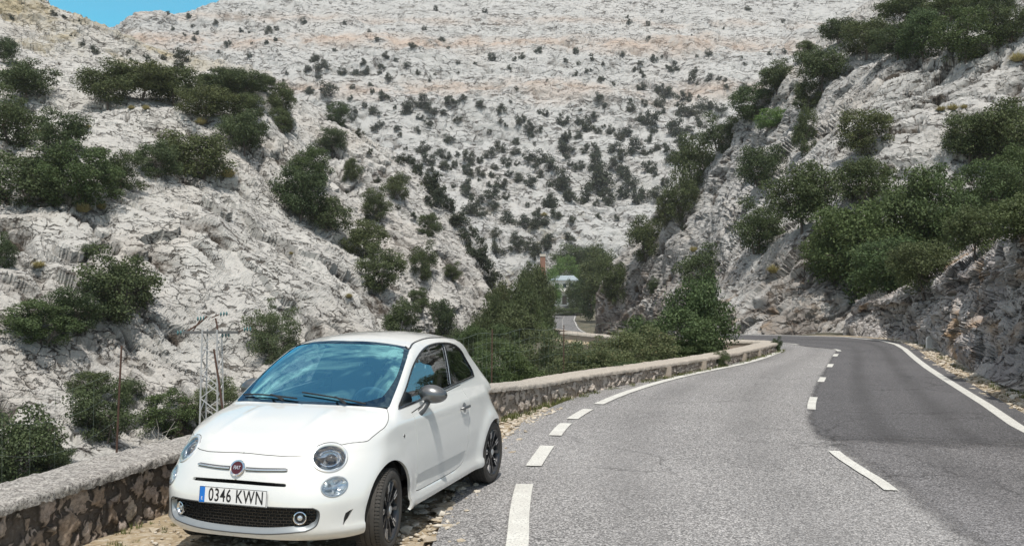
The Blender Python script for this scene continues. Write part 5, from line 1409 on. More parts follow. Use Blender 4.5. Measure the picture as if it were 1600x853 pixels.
# ---- mirrors
for sd in (1, -1):
    c = np.array([.408, .838, 1.030]); mb = MB(); V = []; nu, nv = 22, 14
    for j in range(nv + 1):
        ph_ = math.pi * j / nv
        for i in range(nu):
            w = 2 * math.pi * i / nu
            x, y, z = math.cos(ph_), math.sin(ph_) * math.cos(w), math.sin(ph_) * math.sin(w)
            yy = .112 * y * (1 - .10 * y); zz = .073 * z * (1 - .18 * y)
            xx = .085 * x if x > 0 else .038 * x
            V.append((c[0] + xx - .02 * y, c[1] + yy, c[2] + zz - .01 * y))
    mb.add(V, [(j*nu+i, j*nu+(i+1) % nu, (j+1)*nu+(i+1) % nu, (j+1)*nu+i) for j in range(nv) for i in range(nu)])
    mo = mir(mb.build('door_mirror', M_SATIN, car), sd)
    mir(MB().tube([(.530, .705, .868), (.520, .742, .880), (.480, .768, .915), (.440, .785, .960), (.420, .80, 1.01)], [.036, .034, .027, .026, .03], 14).build('mirror_stalk', M_GREYDARK, mo), sd)
# ---- wipers
def onglass(y, s, off): 
    p = Glass.lift(np.array([[y, s]])); return p[0] + grad(p)[0] * off
def gl3(x, y, z, off): 
    q = Glass.to(P3([(x, y, z)])); return onglass(q[0, 0], q[0, 1], off)
for (p0, p1, a0) in (((.93, .50, .995), (.885, -.06, 1.055), (.985, .36, .985)), ((.93, -.07, 1.0), (.86, -.60, 1.02), (.985, -.16, .985))):
    mb = MB(); N_ = 14
    bl = [gl3(*(np.array(p0) + (np.array(p1) - np.array(p0)) * t), .014) for t in np.linspace(0, 1, N_)]
    mb.tube(bl, .006, 6); mid = bl[6]
    bl2 = [b + [0, 0, -.008] for b in bl]
    base = gl3(*a0, .03)
    m2 = MB().tube([base, base * .6 + mid * .4 + [.012, 0, .012], mid + [.006, 0, .008]], [.011, .009, .006], 8)
    m2.lathe([(.018, 0), (.016, .012), (.0001, .014)], 16, 'z', False) if False else None
    w_ = mb.build('wiper', M_BLACK, car); m2.build('wiper_arm', M_BLACK, w_)
# ---- wheels
def wheel(cx, sd, steer=0):
    M = Matrix.Translation((cx, sd * .715, .291)) @ Matrix.Rotation(R(steer), 4, 'Z') @ Matrix.Diagonal((1, sd, 1, 1))
    hub = bpy.data.objects.new('wheel', None); COL.objects.link(hub); hub.parent = car; hub.empty_display_size = .1
    W = .098
    prof = [(.212, W-.018), (.222, W-.006), (.240, W+.001), (.262, W), (.276, W-.008), (.285, W-.018), (.290, W-.030)]
    gro = []
    for y in (.058, .020, -.020, -.058): gro += [(.291, y + .005), (.284, y + .004), (.284, y - .004), (.291, y - .005)]
    prof2 = prof + gro + [(r, -y) for r, y in prof[::-1]]
    ty = MB().lathe(prof2, 72, 'y'); 
    mb = ty
    for k in range(72):       # shoulder blocks
        w = 2 * math.pi * k / 72
        for yy in (W - .026, -(W - .026)):
            c = np.array([math.cos(w) * .2895, yy, math.sin(w) * .2895]); t = np.array([-math.sin(w), 0, math.cos(w)])
            mb.bar(c - t * .0085, c + t * .0085, .034, .006, (math.cos(w), 0, math.sin(w)))
    ty.build('tyre', M_TYRE, hub, M=M)
    rim = MB().lathe([(.213, W-.016), (.216, W-.006), (.212, W-.004), (.204, W-.010), (.196, W-.026), (.190, .02), (.19, -.06)], 64, 'y').build('rim', M_RIM, hub, M=M)
    sp = MB(); fc = MB()
    for k in range(10):
        a = 2 * math.pi * (k + .25) / 10
        d = np.array([math.cos(a), 0, math.sin(a)]); t = np.array([-math.sin(a), 0, math.cos(a)])
        p0 = d * .040 + [0, W - .032, 0]; pm = d * .13 + [0, W - .022, 0]; p1 = d * .206 + [0, W - .016, 0]
        def taper(a_, b_, wa, wb, th):
            V = []
            for p_, w_ in ((a_, wa), (b_, wb)):
                for s_, e_ in ((-.5, -th), (.5, -th), (.34, 0), (-.34, 0)): V.append(p_ + t * s_ * w_ + np.array([0, e_, 0]))
            sp.add(V, [(3, 2, 1, 0), (4, 5, 6, 7), (0, 1, 5, 4), (1, 2, 6, 5), (2, 3, 7, 6), (3, 0, 4, 7)])
        taper(p0, pm, .026, .030, .024); taper(pm, p1, .030, .052, .024)
        for s_ in (-1, 1):
            if (k + s_) % 2: fc.bar(pm + t * s_ * .012 + np.array([0, .0006, 0]), p1 + t * s_ * .019 + np.array([0, .0006, 0]), .011, .003, (0, 1, 0))
    sp.lathe([(.060, W - .05), (.058, W - .024), (.045, W - .018), (.030, W - .016), (.0001, W - .015)], 36, 'y')
    sp.build('spokes', M_RIM, hub, M=M, bevel=.003); fc.build('spoke_edges', M_RIMCUT, hub, M=M)
    MB().lathe([(.03, W - .0155), (.028, W - .012), (.0001, W - .0115)], 30, 'y').build('hub_cap', M_SATINL, hub, M=M)
    mb = MB().lathe([(.140, .030), (.138, .034), (.07, .034), (.06, .05), (.0001, .05)], 40, 'y'); mb.build('brake_disc', M_DISC, hub, M=M)
    MB().lathe([(.19, -.02), (.0001, -.02)], 40, 'y').build('wheel_back', M_LINER, hub, M=M)
for sd in (1, -1):
    wheel(1.15, sd, 9); wheel(-1.15, sd)
# ---- cabin seen through the glass
def softbox(name, c, d, mat, rot=0, bev=.04, parent=None, tx=0):
    return MB().box((0, 0, 0), d).build(name, mat, parent or car, bevel=bev, M=Matrix.Translation(c) @ Matrix.Rotation(R(rot), 4, 'Y'))
for sd in (1, -1):
    st = softbox('front_seat', (-.16, sd * .33, .56), (.50, .46, .16), M_SEAT, -6, .05)
    softbox('seat_backrest', (-.42, sd * .33, .85), (.13, .44, .60), M_SEAT, -14, .05, st)
    softbox('headrest', (-.50, sd * .33, 1.21), (.10, .25, .17), M_SEAT, -10, .045, st)
    mb = MB()
    for k in (-.05, .05): mb.tube([(-.475, sd * .33 + k, 1.08), (-.49, sd * .33 + k, 1.18)], .007, 8)
    mb.build('headrest_posts', M_CHROME, st)
softbox('rear_bench', (-1.02, 0, .80), (.12, 1.02, .42), M_SEAT, -14, .05)
d_ = softbox('dashboard', (.72, 0, .84), (.34, 1.24, .22), M_DASH, 8, .06)
MB().box((-.3, 0, .40), (2.1, 1.3, .04)).build('cabin_floor', M_INNER, car)
for sd in (1, -1): MB().box((-.2, sd * .70, .68), (1.6, .03, .50)).build('door_lining', M_INNER, car)
Mw = Matrix.Translation((.42, .33, .90)) @ Matrix.Rotation(R(-65), 4, 'Y')
sw = MB().tube([(.185 * math.cos(t), .185 * math.sin(t), 0) for t in np.linspace(0, 2 * math.pi, 40)], .015, 8, False)
sw.tube([(0, 0, -.02), (0, .17, 0)], .02, 6); sw.tube([(0, 0, -.02), (0, -.17, 0)], .02, 6); sw.tube([(0, 0, -.02), (-.17, 0, 0)], .02, 6)
sw.lathe([(.06, .0), (.05, .02), (.0001, .025)], 24, 'z'); sw.build('steering_wheel', M_DASH, car, M=Mw)
softbox('rear_view_mirror', (.33, 0, 1.32), (.03, .22, .06), M_BLACK, 0, .012)
# roof aerial
MB().tube([(-1.12, 0, 1.42), (-1.20, 0, 1.62)], [.006, .003], 8).lathe([(.03, 1.40), (.02, 1.425), (.0001, 1.43)], 16, 'z').build('roof_aerial', M_BLACK, car, M=None) if False else None
ra = MB().tube([(0, 0, 0), (-.06, 0, .13)], [.006, .003], 8); ra.lathe([(.03, -.01), (.02, .012), (.0001, .015)], 16, 'z')
za = Top.lift(np.array([[-1.05, -.13]]))[0]; ra.build('roof_aerial', M_BLACK, car, M=Matrix.Translation(tuple(za)))
# ================================================================== WALL, MAST, FENCES, HOUSE
def wall_mat():
    m, nt, b = newmat('wall_masonry'); g = coords(nt)
    jt = N(nt, 'ShaderNodeAttribute', attribute_name='joint'); st = N(nt, 'ShaderNodeAttribute', attribute_name='stone'); nr = N(nt, 'ShaderNodeAttribute', attribute_name='light')
    c = ramp(nt, st.outputs['Fac'], [(0, (.34, .26, .20)), (.3, (.54, .42, .33)), (.55, (.62, .52, .45)), (.8, (.50, .41, .37)), (1, (.70, .61, .52))])
    n = noise(nt, g, 26, 8, .72); c = mix(nt, ramp(nt, n, [(.36, (.75, .75, .75)), (.56, (0, 0, 0))]), c, (.12, .10, .085))
    n2 = noise(nt, g, 9, 6, .7); c = mix(nt, ramp(nt, n2, [(.56, (0, 0, 0)), (.72, (.7, .7, .7))]), c, (.50, .45, .40))
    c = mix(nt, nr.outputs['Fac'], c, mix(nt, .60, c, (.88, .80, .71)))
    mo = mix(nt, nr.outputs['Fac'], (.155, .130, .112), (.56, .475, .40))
    mo = mix(nt, ramp(nt, noise(nt, g, 40, 5, .7), [(.5, (0, 0, 0)), (.7, (.5, .5, .5))]), mo, (.30, .28, .26))
    c = mix(nt, ramp(nt, jt.outputs['Fac'], [(.35, (0, 0, 0)), (.6, (1, 1, 1))]), c, mo)
    ol = ramp(nt, jt.outputs['Fac'], [(.12, (0, 0, 0)), (.32, (.9, .9, .9)), (.52, (.9, .9, .9)), (.75, (0, 0, 0))])  # dark outline paints the thin shadows round the stones
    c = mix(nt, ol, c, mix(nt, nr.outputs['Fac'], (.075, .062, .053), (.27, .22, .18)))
    nt.links.new(c, b.inputs['Base Color']); b.inputs['Roughness'].default_value = .93; bump(nt, b, noise(nt, g, 38, 8, .75), 1.0, .035); return m
def cap_mat():
    m, nt, b = newmat('wall_coping'); g = coords(nt); nr = N(nt, 'ShaderNodeAttribute', attribute_name='light')
    n = noise(nt, g, 13, 9, .78); n2 = noise(nt, g, 46, 7, .75)
    c = ramp(nt, n, [(.30, (.12, .112, .105)), (.45, (.32, .305, .285)), (.56, (.47, .45, .42)), (.75, (.60, .58, .54))])
    c = mix(nt, ramp(nt, n2, [(.42, (.85, .85, .85)), (.53, (0, 0, 0))]), c, (.085, .075, .07))
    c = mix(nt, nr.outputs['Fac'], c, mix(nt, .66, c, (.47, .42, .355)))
    nt.links.new(c, b.inputs['Base Color']); b.inputs['Roughness'].default_value = .93; bump(nt, b, n2, .7, .015); return m
M_WALL = wall_mat(); M_CAP = cap_mat()
def addattr(o, name, v):
    a = o.data.attributes.new(name, 'FLOAT', 'POINT'); a.data.foreach_set('value', np.asarray(v, np.float32))
WLEN = np.concatenate([[0], np.cumsum(np.linalg.norm(np.diff(wallp, axis=0), axis=1))])
def wpt(s): return np.stack([np.interp(s, WLEN, wallp[:, k]) for k in (0, 1)], -1)
def wnorm(s):
    t = wpt(np.asarray(s) + .05) - wpt(np.asarray(s) - .05); t /= np.linalg.norm(t, axis=-1, keepdims=True) + 1e-9; return np.stack([t[..., 1], -t[..., 0]], -1)   # towards the road
sgrid = [0.0]
while sgrid[-1] < WLEN[-1]:
    y = wpt(np.array(sgrid[-1]))[1]; sgrid.append(sgrid[-1] + (.016 if y < 9.2 else .028 if y < 18 else .05))
sg = np.array(sgrid[:-1]); TH = .46; WHV = np.interp(wpt(sg)[:, 1], [9, 12.3, 14, 17, 20, 25, 27, 30], [.405, .40, .285, .245, .205, .19, .185, .15]); WH = .405
wz = ZR(wpt(sg)[:, 1], wpt(sg)[:, 0]) * np.clip((WLEN[-1] * 0 + sg - 26) / 3, 0, 1)
wb = np.where(sg > 28.0, 0.0, 0.0)
light = np.clip((wpt(sg)[:, 1] - 9) / 6, 0, 1)  # beige far stretch, painted paler still for the sun on its face
wall = empty('stone_wall', (0, 0, 0)); tag(wall, 'low stone parapet wall with a flat coping curving along the road behind the car', 'wall')
nz = 26; zz = np.linspace(-.12, WH, nz); Pc = wpt(sg); Nw = wnorm(sg)
SS, ZZ = np.meshgrid(sg, zz, indexing='ij'); flat_ = np.stack([SS.ravel(), (ZZ * np.where(ZZ > 0, np.maximum(WHV / WH, .7)[:, None], 1)).ravel(), 0 * SS.ravel()], 1)
wq_ = flat_ + .085 * np.stack([fbm(flat_ / .12 + 3 * k, 3, .5, 900 + k) for k in range(3)], 1)
d1, d2, idd, Vv = voronoi(wq_ / np.array([.17, .21, 1.0]), 77, .85); e = d2 - d1; sz = rnd(idd, 3)
f1, f2, fid, fV = voronoi(wq_ / np.array([.055, .055, 1.0]) + 7, 78, .9); fe = f2 - f1; small = (rnd(fid, 2) > .55)
mort = np.clip(1 - (e - .06 - .12 * sz) / .09, 0, 1); m2 = np.where(small, np.clip(1 - (fe - .10) / .15, 0, 1), 1.0)
fill = (mort > .6) & small; stone_id = np.where(fill, rnd(fid, 6), rnd(idd, 6))
tl_ = Vv[:, 0] * (rnd(idd, 1) - .5) + Vv[:, 1] * (rnd(idd, 2) - .5)
disp = (1 - mort) * (.045 * (.4 + sz) + .07 * tl_ + .02 * fbm(flat_ / .09, 3, .6, 915, True)) + .022 * np.where(mort > .3, (1 - m2), 0) + .016 * fbm(flat_ / .05, 4, .65, 910) + .02 * fbm(flat_ / .4, 3, .5, 920)
mort = np.where(fill, np.minimum(mort, m2), mort)
top_in = np.clip((ZZ.ravel() - .02) / .1, 0, 1)
HS = (WHV / WH)[:, None]
X = (Pc[:, None, :] + Nw[:, None, :] * (disp.reshape(SS.shape) * .8 - .03)[..., None]); V = np.concatenate([X, (np.where(ZZ > 0, ZZ * HS, ZZ) + wb[:, None])[..., None]], 2).reshape(-1, 3)
ix = np.arange(len(V)).reshape(SS.shape); T = np.stack([ix[:-1, :-1], ix[1:, :-1], ix[1:, 1:], ix[:-1, 1:]], -1).reshape(-1, 4)
n0 = len(V); Bk = Pc - Nw * TH
Vb = np.concatenate([np.stack([Bk[:, 0], Bk[:, 1], (np.full(len(sg), z) if z < 0 else WHV) + wb], 1) for z in (-2.6, WH)]); ib = n0 + np.arange(len(Vb)).reshape(2, -1)
T = np.concatenate([T, np.stack([ib[0, 1:], ib[0, :-1], ib[1, :-1], ib[1, 1:]], -1)])
ma = fastmesh('masonry', np.concatenate([V, Vb]), T, M_WALL, wall)
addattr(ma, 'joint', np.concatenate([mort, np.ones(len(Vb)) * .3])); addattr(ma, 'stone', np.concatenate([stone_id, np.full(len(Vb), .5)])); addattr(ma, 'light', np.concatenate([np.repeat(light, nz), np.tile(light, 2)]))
# coping: rough slab with a small overhang
prof = [(.052, WH - .006), (.056, WH + .025), (.052, WH + .052), (.035, WH + .064)] + [(-k, WH + .070) for k in np.linspace(-.01, TH - .02, 9)] + [(-TH - .03, WH + .055), (-TH - .035, WH - .006)]
pf = np.array(prof); SSc = np.repeat(sg, len(pf)); q3 = np.stack([SSc, np.tile(pf[:, 0], len(sg)), np.tile(pf[:, 1], len(sg))], 1)
dz = .014 * fbm(q3 / .07, 4, .6, 930) + .012 * fbm(q3 / .5, 3, .5, 931); jn_ = np.abs(((q3[:, 0] + .25 * np.sin(q3[:, 0] * 1.7)) / 1.15) % 1 - .5); dz = dz - .035 * np.clip(1 - jn_ / .012, 0, 1) - .03 * np.clip(fbm(q3 / .16, 3, .55, 936) - .35, 0, 1) * (q3[:, 1] > .02); dn = .024 * fbm(q3 / .10, 4, .6, 932) + .014 * fbm(q3 * [1, .3, .3] / .9, 3, .5, 933)
Vc = np.stack([np.repeat(Pc[:, 0], len(pf)) + np.repeat(Nw[:, 0], len(pf)) * (q3[:, 1] + dn), np.repeat(Pc[:, 1], len(pf)) + np.repeat(Nw[:, 1], len(pf)) * (q3[:, 1] + dn), q3[:, 2] + dz + np.repeat(wb + WHV - WH, len(pf))], 1)
ic = np.arange(len(Vc)).reshape(len(sg), len(pf)); Tc = np.stack([ic[:-1, :-1], ic[1:, :-1], ic[1:, 1:], ic[:-1, 1:]], -1).reshape(-1, 4)
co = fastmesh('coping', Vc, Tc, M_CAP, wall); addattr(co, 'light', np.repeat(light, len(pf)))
M_PILL = simple('pillar_plaster', (.44, .38, .315), .9, var=.15, vs=12, bmp=.3)
for px, py in ((1043,589),(1100,578),(1136,571),(1164,564),(1187,557.5)):
    p = onz(px, py)[:2]; s_ = WLEN[np.argmin(np.linalg.norm(wallp - p, axis=1))]; c = wpt(np.array(s_)); n_ = wnorm(np.array(s_)); t_ = np.array([-n_[1], n_[0]])
    mb = MB(); a = c + n_ * .012; mb.bar((a[0], a[1], -.05), (a[0], a[1], float(np.interp(s_, sg, WHV)) + .004), .20, .10, (n_[0], n_[1], 0)); mb.build('pillar', M_PILL, wall, bevel=.008)
# far parapet beside the lower road
fw = np.concatenate([offs(fc, 3.0)[34:128]]); n_ = len(fw); V = []; Fc = []
for i in range(n_):
    t = fw[min(i+1, n_-1), :2] - fw[max(i-1, 0), :2]; t /= np.linalg.norm(t); nn = np.array([t[1], -t[0]])
    for a, z in ((.22, -.9), (.22, .72), (.27, .72), (.27, .84), (-.27, .84), (-.27, .72), (-.22, .72), (-.22, -1.6)):
        V.append((fw[i, 0] + nn[0] * a, fw[i, 1] + nn[1] * a, fw[i, 2] + z))
    if i: Fc += [((i-1)*8+k, i*8+k, i*8+k+1, (i-1)*8+k+1) for k in range(7)]
M_FWALL = simple('far_wall_stone', (.44, .39, .33), .9, var=.3, vs=3)
o = meshobj('parapet_wall', V, Fc, M_FWALL, smooth=False); tag(o, 'pale parapet wall along the lower road in the distance', 'wall')

# ---- lattice mast
M_ARM = simple('weathered_steel', (.16, .16, .16), .6, metal=.3); M_GALV = simple('galvanised_steel', (.62, .62, .62), .5, metal=.35, var=.2, vs=10); M_RUST = simple('rusty_steel', (.10, .055, .04), .8, var=.3, vs=20)
M_TEAL = simple('teal_glass_insulator', (.16, .32, .33), .3, spec=.5)
dM = 30.0; pb = at(331, 600, dM); zb_ = ground_z(pb[0], pb[1]) - .2; zt = at(331, 519, dM)[2]
mast = empty('lattice_mast', (pb[0], pb[1], zb_)); tag(mast, 'grey lattice power mast with crossarm standing behind the wall', 'pylon'); Hh = zt - zb_
mb = MB(); hw0, hw1 = .36, .25; legs = [(-1, -1), (1, -1), (1, 1), (-1, 1)]
for sx, sy in legs: mb.bar((sx * hw0, sy * hw0, 0), (sx * hw1, sy * hw1, Hh + .1),   .042, .042)
nseg = 15
for k in range(nseg):
    z0, z1 = Hh * k / nseg, Hh * (k + 1) / nseg; w0 = hw0 + (hw1 - hw0) * k / nseg; w1 = hw0 + (hw1 - hw0) * (k + 1) / nseg
    for (ax, ay), (bx, by) in zip(legs, legs[1:] + legs[:1]):
        s_ = k % 2; a = (ax * w0, ay * w0, z0); b_ = (bx * w1, by * w1, z1)
        if s_: a = (bx * w0, by * w0, z0); b_ = (ax * w1, ay * w1, z1)
        mb.bar(a, b_, .026, .026)
mb.build('lattice_frame', M_GALV, mast, smooth=False)
mb = MB(); sx_ = dM / FPX; cx_ = lambda px: (px - 331) * sx_; cz_ = lambda py: Hh + (519 - py) * sx_
mb.bar((cx_(286), -.05, Hh), (cx_(372), -.05, Hh), .07, .09); mb.bar((cx_(286), .2, Hh), (cx_(372), .2, Hh), .05, .07); mb.build('crossarm', M_ARM, mast)
mb = MB(); mb.tube([(cx_(290), 0, Hh), (cx_(310), 0, cz_(506)), (cx_(323), 0, cz_(494))], .03, 6); mb.tube([(cx_(340), 0, Hh), (cx_(338), 0, cz_(505)), (cx_(336), 0, cz_(497))], .03, 6); mb.tube([(cx_(300), 0, Hh), (cx_(312), 0, cz_(500))], .02, 6); mb.build('bracket', M_RUST, mast)
for px, py in ((282,520),(313,498),(349,491),(352,524),(386,515)):
    mb = MB(); c = np.array([cx_(px), 0, cz_(py)])
    for k in range(3):
        x0 = -.10 + .1 * k; mb.tube([c + [x0 - .025, 0, .01 * k], c + [x0, 0, .01 * k], c + [x0 + .03, 0, .01 * k]], [.02, .085, .03], 12)
    mb.build('insulator', M_TEAL, mast)
    if px in (349, 386): MB().tube([c + [-.15, 0, 0], c + [-.45, .1, -.12]], .02, 6).build('insulator_arm', M_RUST, mast)
# ---- rusty pole beside the mast and leaning fence post with wires
def pole(name, px0, py0, px1, py1, d0, r, label, mat):
    a = at(px0, py0, d0); b_ = at(px1, py1, d0); e_ = empty(name, tuple(b_)); tag(e_, label, 'post'); MB().tube([(0, 0, 0), tuple((a - b_) * .5 + [.01, 0, 0]), tuple(a - b_)], [r, r * .95, r * .85], 8).build('shaft', mat, e_); return e_
pole('rusty_pole', 334, 545, 348, 640, 26, .035, 'thin rusty pole leaning across the lattice mast', M_RUST)
M_WIRE = simple('fence_wire', (.24, .29, .25), .45, metal=.6)
fen = empty('wire_fence', tuple(at(181, 712, 11.5))); tag(fen, 'rusty leaning post and slack wire fence behind the wall at the left', 'fence'); org = np.array(fen.location)
MB().tube([at(181, 735, 11.5) - org, at(185, 640, 11.5) - org, at(190, 540, 11.5) - org], [.015, .014, .013], 8).build('post', M_RUST, fen)
MB().tube([at(-60, 800, 8.4) - org, at(-55, 640, 8.4) - org, at(-50, 560, 8.4) - org], [.015, .014, .013], 8).build('post', M_RUST, fen)
for k, (a, b_) in enumerate((((-52,618),(188,575)),((-54,655),(186,610)),((-56,700),(184,655)),((-58,745),(182,700)))):
    A_, B_ = at(*a, 8.4), at(*b_, 11.5); pts = [A_ + (B_ - A_) * t - np.array([0, 0, .16 * math.sin(math.pi * t) * (1 + .3 * k)]) - org for t in np.linspace(0, 1, 16)]
    MB().tube(pts, .0019, 5).build('wire', M_WIRE, fen)
for t in (.18, .34, .5, .62, .78):
    A0_, B0_ = at(-52, 618, 8.4), at(188, 575, 11.5); A1_, B1_ = at(-58, 745, 8.4), at(182, 700, 11.5); p0 = A0_ + (B0_ - A0_) * t; p1 = A1_ + (B1_ - A1_) * (t + .02)
    MB().tube([p0 - org - [0, 0, .12], (p0 + p1) / 2 - org - [0, 0, .22], p1 - org - [0, 0, .2]], .0016, 5).build('wire', M_WIRE, fen)
# mesh fence behind the wall beyond the car
mf = empty('mesh_fence', tuple(onz(800, 600, .5))); tag(mf, 'fine wire mesh fence behind the wall beyond the car tail', 'fence'); org = np.array(mf.location)
sA = WLEN[np.argmin(np.linalg.norm(wallp - [-1.0, 11.4], axis=1))]; mb = MB(); mp_ = []
ss = np.linspace(sA, sA + 7.5, 46)
for k, s_ in enumerate(ss):
    p = wpt(np.array(s_)) - wnorm(np.array(s_)) * .85; z0 = -.3; z1 = 1.12 + .04 * math.sin(k * .9); mp_.append((p, z1))
    if k % 15 == 2: MB().tube([(p[0] - org[0], p[1] - org[1], z0 - .9 - org[2]), (p[0] - org[0] + .02, p[1] - org[1], z1 + .06 - org[2])], .009, 8).build('post', M_RUST, mf)
    mb.tube([(p[0] - org[0], p[1] - org[1], z0 - org[2]), (p[0] - org[0] + .01 * math.sin(k), p[1] - org[1], (z0 + z1) / 2 - org[2]), (p[0] - org[0], p[1] - org[1], z1 - org[2])], .0013, 4)
for z in (1.12, .95, .78, .60, .42): mb.tube([(p[0] - org[0], p[1] - org[1], z + .03 * math.sin(i * .7 + z * 9) - org[2]) for i, (p, z1) in enumerate(mp_)], .0022 if z > 1.1 else .0014, 4)
mb.build('wire_mesh', M_WIRE, mf)
# ---- dead branches behind the wall
rgb = random.Random(3)
db = empty('dead_bush', tuple(at(232, 716, 11.0))); tag(db, 'bare pale branches of a dead bush behind the wall left of the car', 'bush'); mb = MB()
for k in range(9):
    a = rgb.uniform(-1.1, 1.1); L_ = rgb.uniform(.25, .62); p = np.array([rgb.uniform(-.15, .3), rgb.uniform(-.1, .1), -.15]); pts = [p]
    for j in range(5): a += rgb.uniform(-.3, .3); p = p + np.array([math.sin(a) * L_ / 4, rgb.uniform(-.04, .04), math.cos(a * .8) * L_ / 4]); pts.append(p)
    mb.tube(pts, list(np.linspace(.007, .002, 6)), 5)
    for j in (2, 3): q = pts[j]; mb.tube([q, q + [rgb.uniform(-.12, .12), 0, .1], q + [rgb.uniform(-.2, .2), .02, .18]], [.004, .003, .002], 4)
mb.build('branches', DEADW, db)

# ---- white house, brick chimney and signs by the far road
dH = 228.0; sH = dH / FPX; pH = at(882, 476, dH); ho = empty('white_house', tuple(pH)); tag(ho, 'white house with grey roof half hidden by trees beside the far road', 'house')
M_RENDER = simple('white_render', (.72, .71, .68), .8, var=.06, vs=.6); M_ROOF = simple('slate_roof', (.30, .36, .40), .6, var=.15, vs=1.2); M_BRICK = None
def brick():
    m, nt, b = newmat('red_brick'); br = N(nt, 'ShaderNodeTexBrick'); br.inputs['Scale'].default_value = 2.2; nt.links.new(coords(nt), br.inputs['Vector'])
    for i, c in ((1, (.30, .15, .10)), (2, (.23, .12, .085)), (3, (.40, .30, .24))): br.inputs[i].default_value = (*c, 1)
    nt.links.new(br.outputs[0], b.inputs['Base Color']); b.inputs['Roughness'].default_value = .9; return m
M_BRICK = brick(); M_GLASSW = simple('window_glass', (.03, .04, .05), .1)
MB().box((0, 2.5, 3.1), (6.4, 5.0, 6.8)).build('wall', M_RENDER, ho, smooth=False)
rf = MB(); rf.add([(-3.7,-.6,6.3),(3.7,-.6,6.3),(3.7,5.6,6.3),(-3.7,5.6,6.3),(-2.6,2.5,7.7),(2.6,2.5,7.7),(-3.7,-.6,6.5),(3.7,-.6,6.5),(3.7,5.6,6.5),(-3.7,5.6,6.5)],[(3,2,1,0),(0,1,7,6),(1,2,8,7),(2,3,9,8),(3,0,6,9),(6,7,5,4),(7,8,5),(8,9,4,5),(9,6,4)]); rf.build('roof', M_ROOF, ho, smooth=False)
for x, z in ((-1.9, 4.9), (0, 4.9), (1.9, 4.9), (-1.9, 2.3), (1.9, 2.3)):
    fr = MB().box((x, -.03, z), (1.15, .10, 1.45)).build('window', M_RENDER, ho, smooth=False); MB().box((x, -.06, z), (.92, .08, 1.2)).build('pane', M_GLASSW, fr, smooth=False)
MB().box((0, -.9, 3.55), (6.6, 1.8, .16)).build('balcony_slab', M_RENDER, ho, smooth=False)
mb = MB(); mb.box((0, -1.75, 4.45), (6.6, .06, .07))
for k in range(23): mb.box((-3.2 + k * .29, -1.75, 4.05), (.05, .05, .86))
mb.build('balcony_rail', M_RENDER, ho, smooth=False)
dr = MB().box((0, -.03, 1.2), (1.2, .1, 2.3)).build('door', simple('door_wood', (.12, .10, .08), .6), ho, smooth=False)
pC = at(848, 440, 205); ch = empty('brick_chimney', tuple(pC)); tag(ch, 'square red brick chimney stack rising from the trees near the white house', 'chimney'); sC = 205 / FPX
MB().box((0, 0, 14 * sC), (8 * sC, 8 * sC, 50 * sC)).build('stack', M_BRICK, ch, smooth=False); MB().box((0, 0, 41 * sC), (9.4 * sC, 9.4 * sC, 4 * sC)).build('cap', simple('chimney_cap', (.55, .50, .44), .9), ch, smooth=False)
pS = at(848.5, 492, 128); sg_ = empty('road_sign', tuple(pS)); tag(sg_, 'small triangular sign on a post seen from behind beside the far road', 'sign'); sS = 128 / FPX
MB().tube([(0, 0, -.8), (0, 0, 9 * sS)], .05, 8).build('post', M_GALV, sg_); MB().add([(-.36, .03, .62), (.36, .03, .62), (0, .03, 1.22), (-.36, .06, .62), (.36, .06, .62), (0, .06, 1.22)], [(0, 1, 2), (5, 4, 3), (0, 3, 4, 1), (1, 4, 5, 2), (2, 5, 3, 0)]).build('sign_plate', simple('sign_back', (.55, .56, .57), .5), sg_, smooth=False)
pW = at(829, 470, 118); lp = empty('slim_post', tuple(pW)); tag(lp, 'slim pale post standing among the trees left of the far road', 'post'); MB().tube([(0, 0, -3), (0, 0, .55)], [.07, .06], 8).build('shaft', M_GALV, lp)
M_MARK = simple('marker_white', (.72, .71, .68), .7)
pK = onz(1453, 542.5); km = empty('marker_stone', tuple(pK)); tag(km, 'small white marker stone on the gravel at the foot of the cutting', 'marker stone')
mb = MB(); V = []; 
for y in (-.05, .05):
    for a in ((-.11, -.1), (.11, -.1), (.11, .26), (.075, .33), (0, .36), (-.075, .33), (-.11, .26)): V.append((a[0], y, a[1]))
mb.add(V, [tuple(range(7))[::-1], tuple(range(7, 14))] + [(i, (i+1) % 7, 7 + (i+1) % 7, 7 + i) for i in range(7)]); mb.build('stone', M_MARK, km, smooth=False, bevel=.006)

# ---- loose stones
def stones(name, pts, smin_, smax_, mat, seed, flat=.6):
    rg = np.random.default_rng(seed); ico = bmesh.new(); bmesh.ops.create_icosphere(ico, subdivisions=1, radius=1); bv = np.array([v.co[:] for v in ico.verts]); bf = np.array([[v.index for v in f.verts] for f in ico.faces]); ico.free()
    VV = []; TT = []; n = 0; cv = []
    for p in pts:
        s = smin_ + (smax_ - smin_) * rg.random()**2.5; v = bv * (1 + .28 * rg.normal(size=(len(bv), 1))) * [1, rg.uniform(.55, 1), flat * rg.uniform(.5, 1)] * s
        a = rg.uniform(0, 6.28); c, s_ = math.cos(a), math.sin(a); v = v @ np.array([[c, s_, 0], [-s_, c, 0], [0, 0, 1]]); v += [p[0], p[1], p[2] + s * .12]
        VV.append(v); TT.append(bf + n); n += len(v); cv.append(np.full(len(v), rg.random()))
    o = fastmesh(name, np.concatenate(VV), np.concatenate(TT), mat, None, False); tag(o, kind='stuff'); addattr(o, 'stone', np.concatenate(cv)); return o
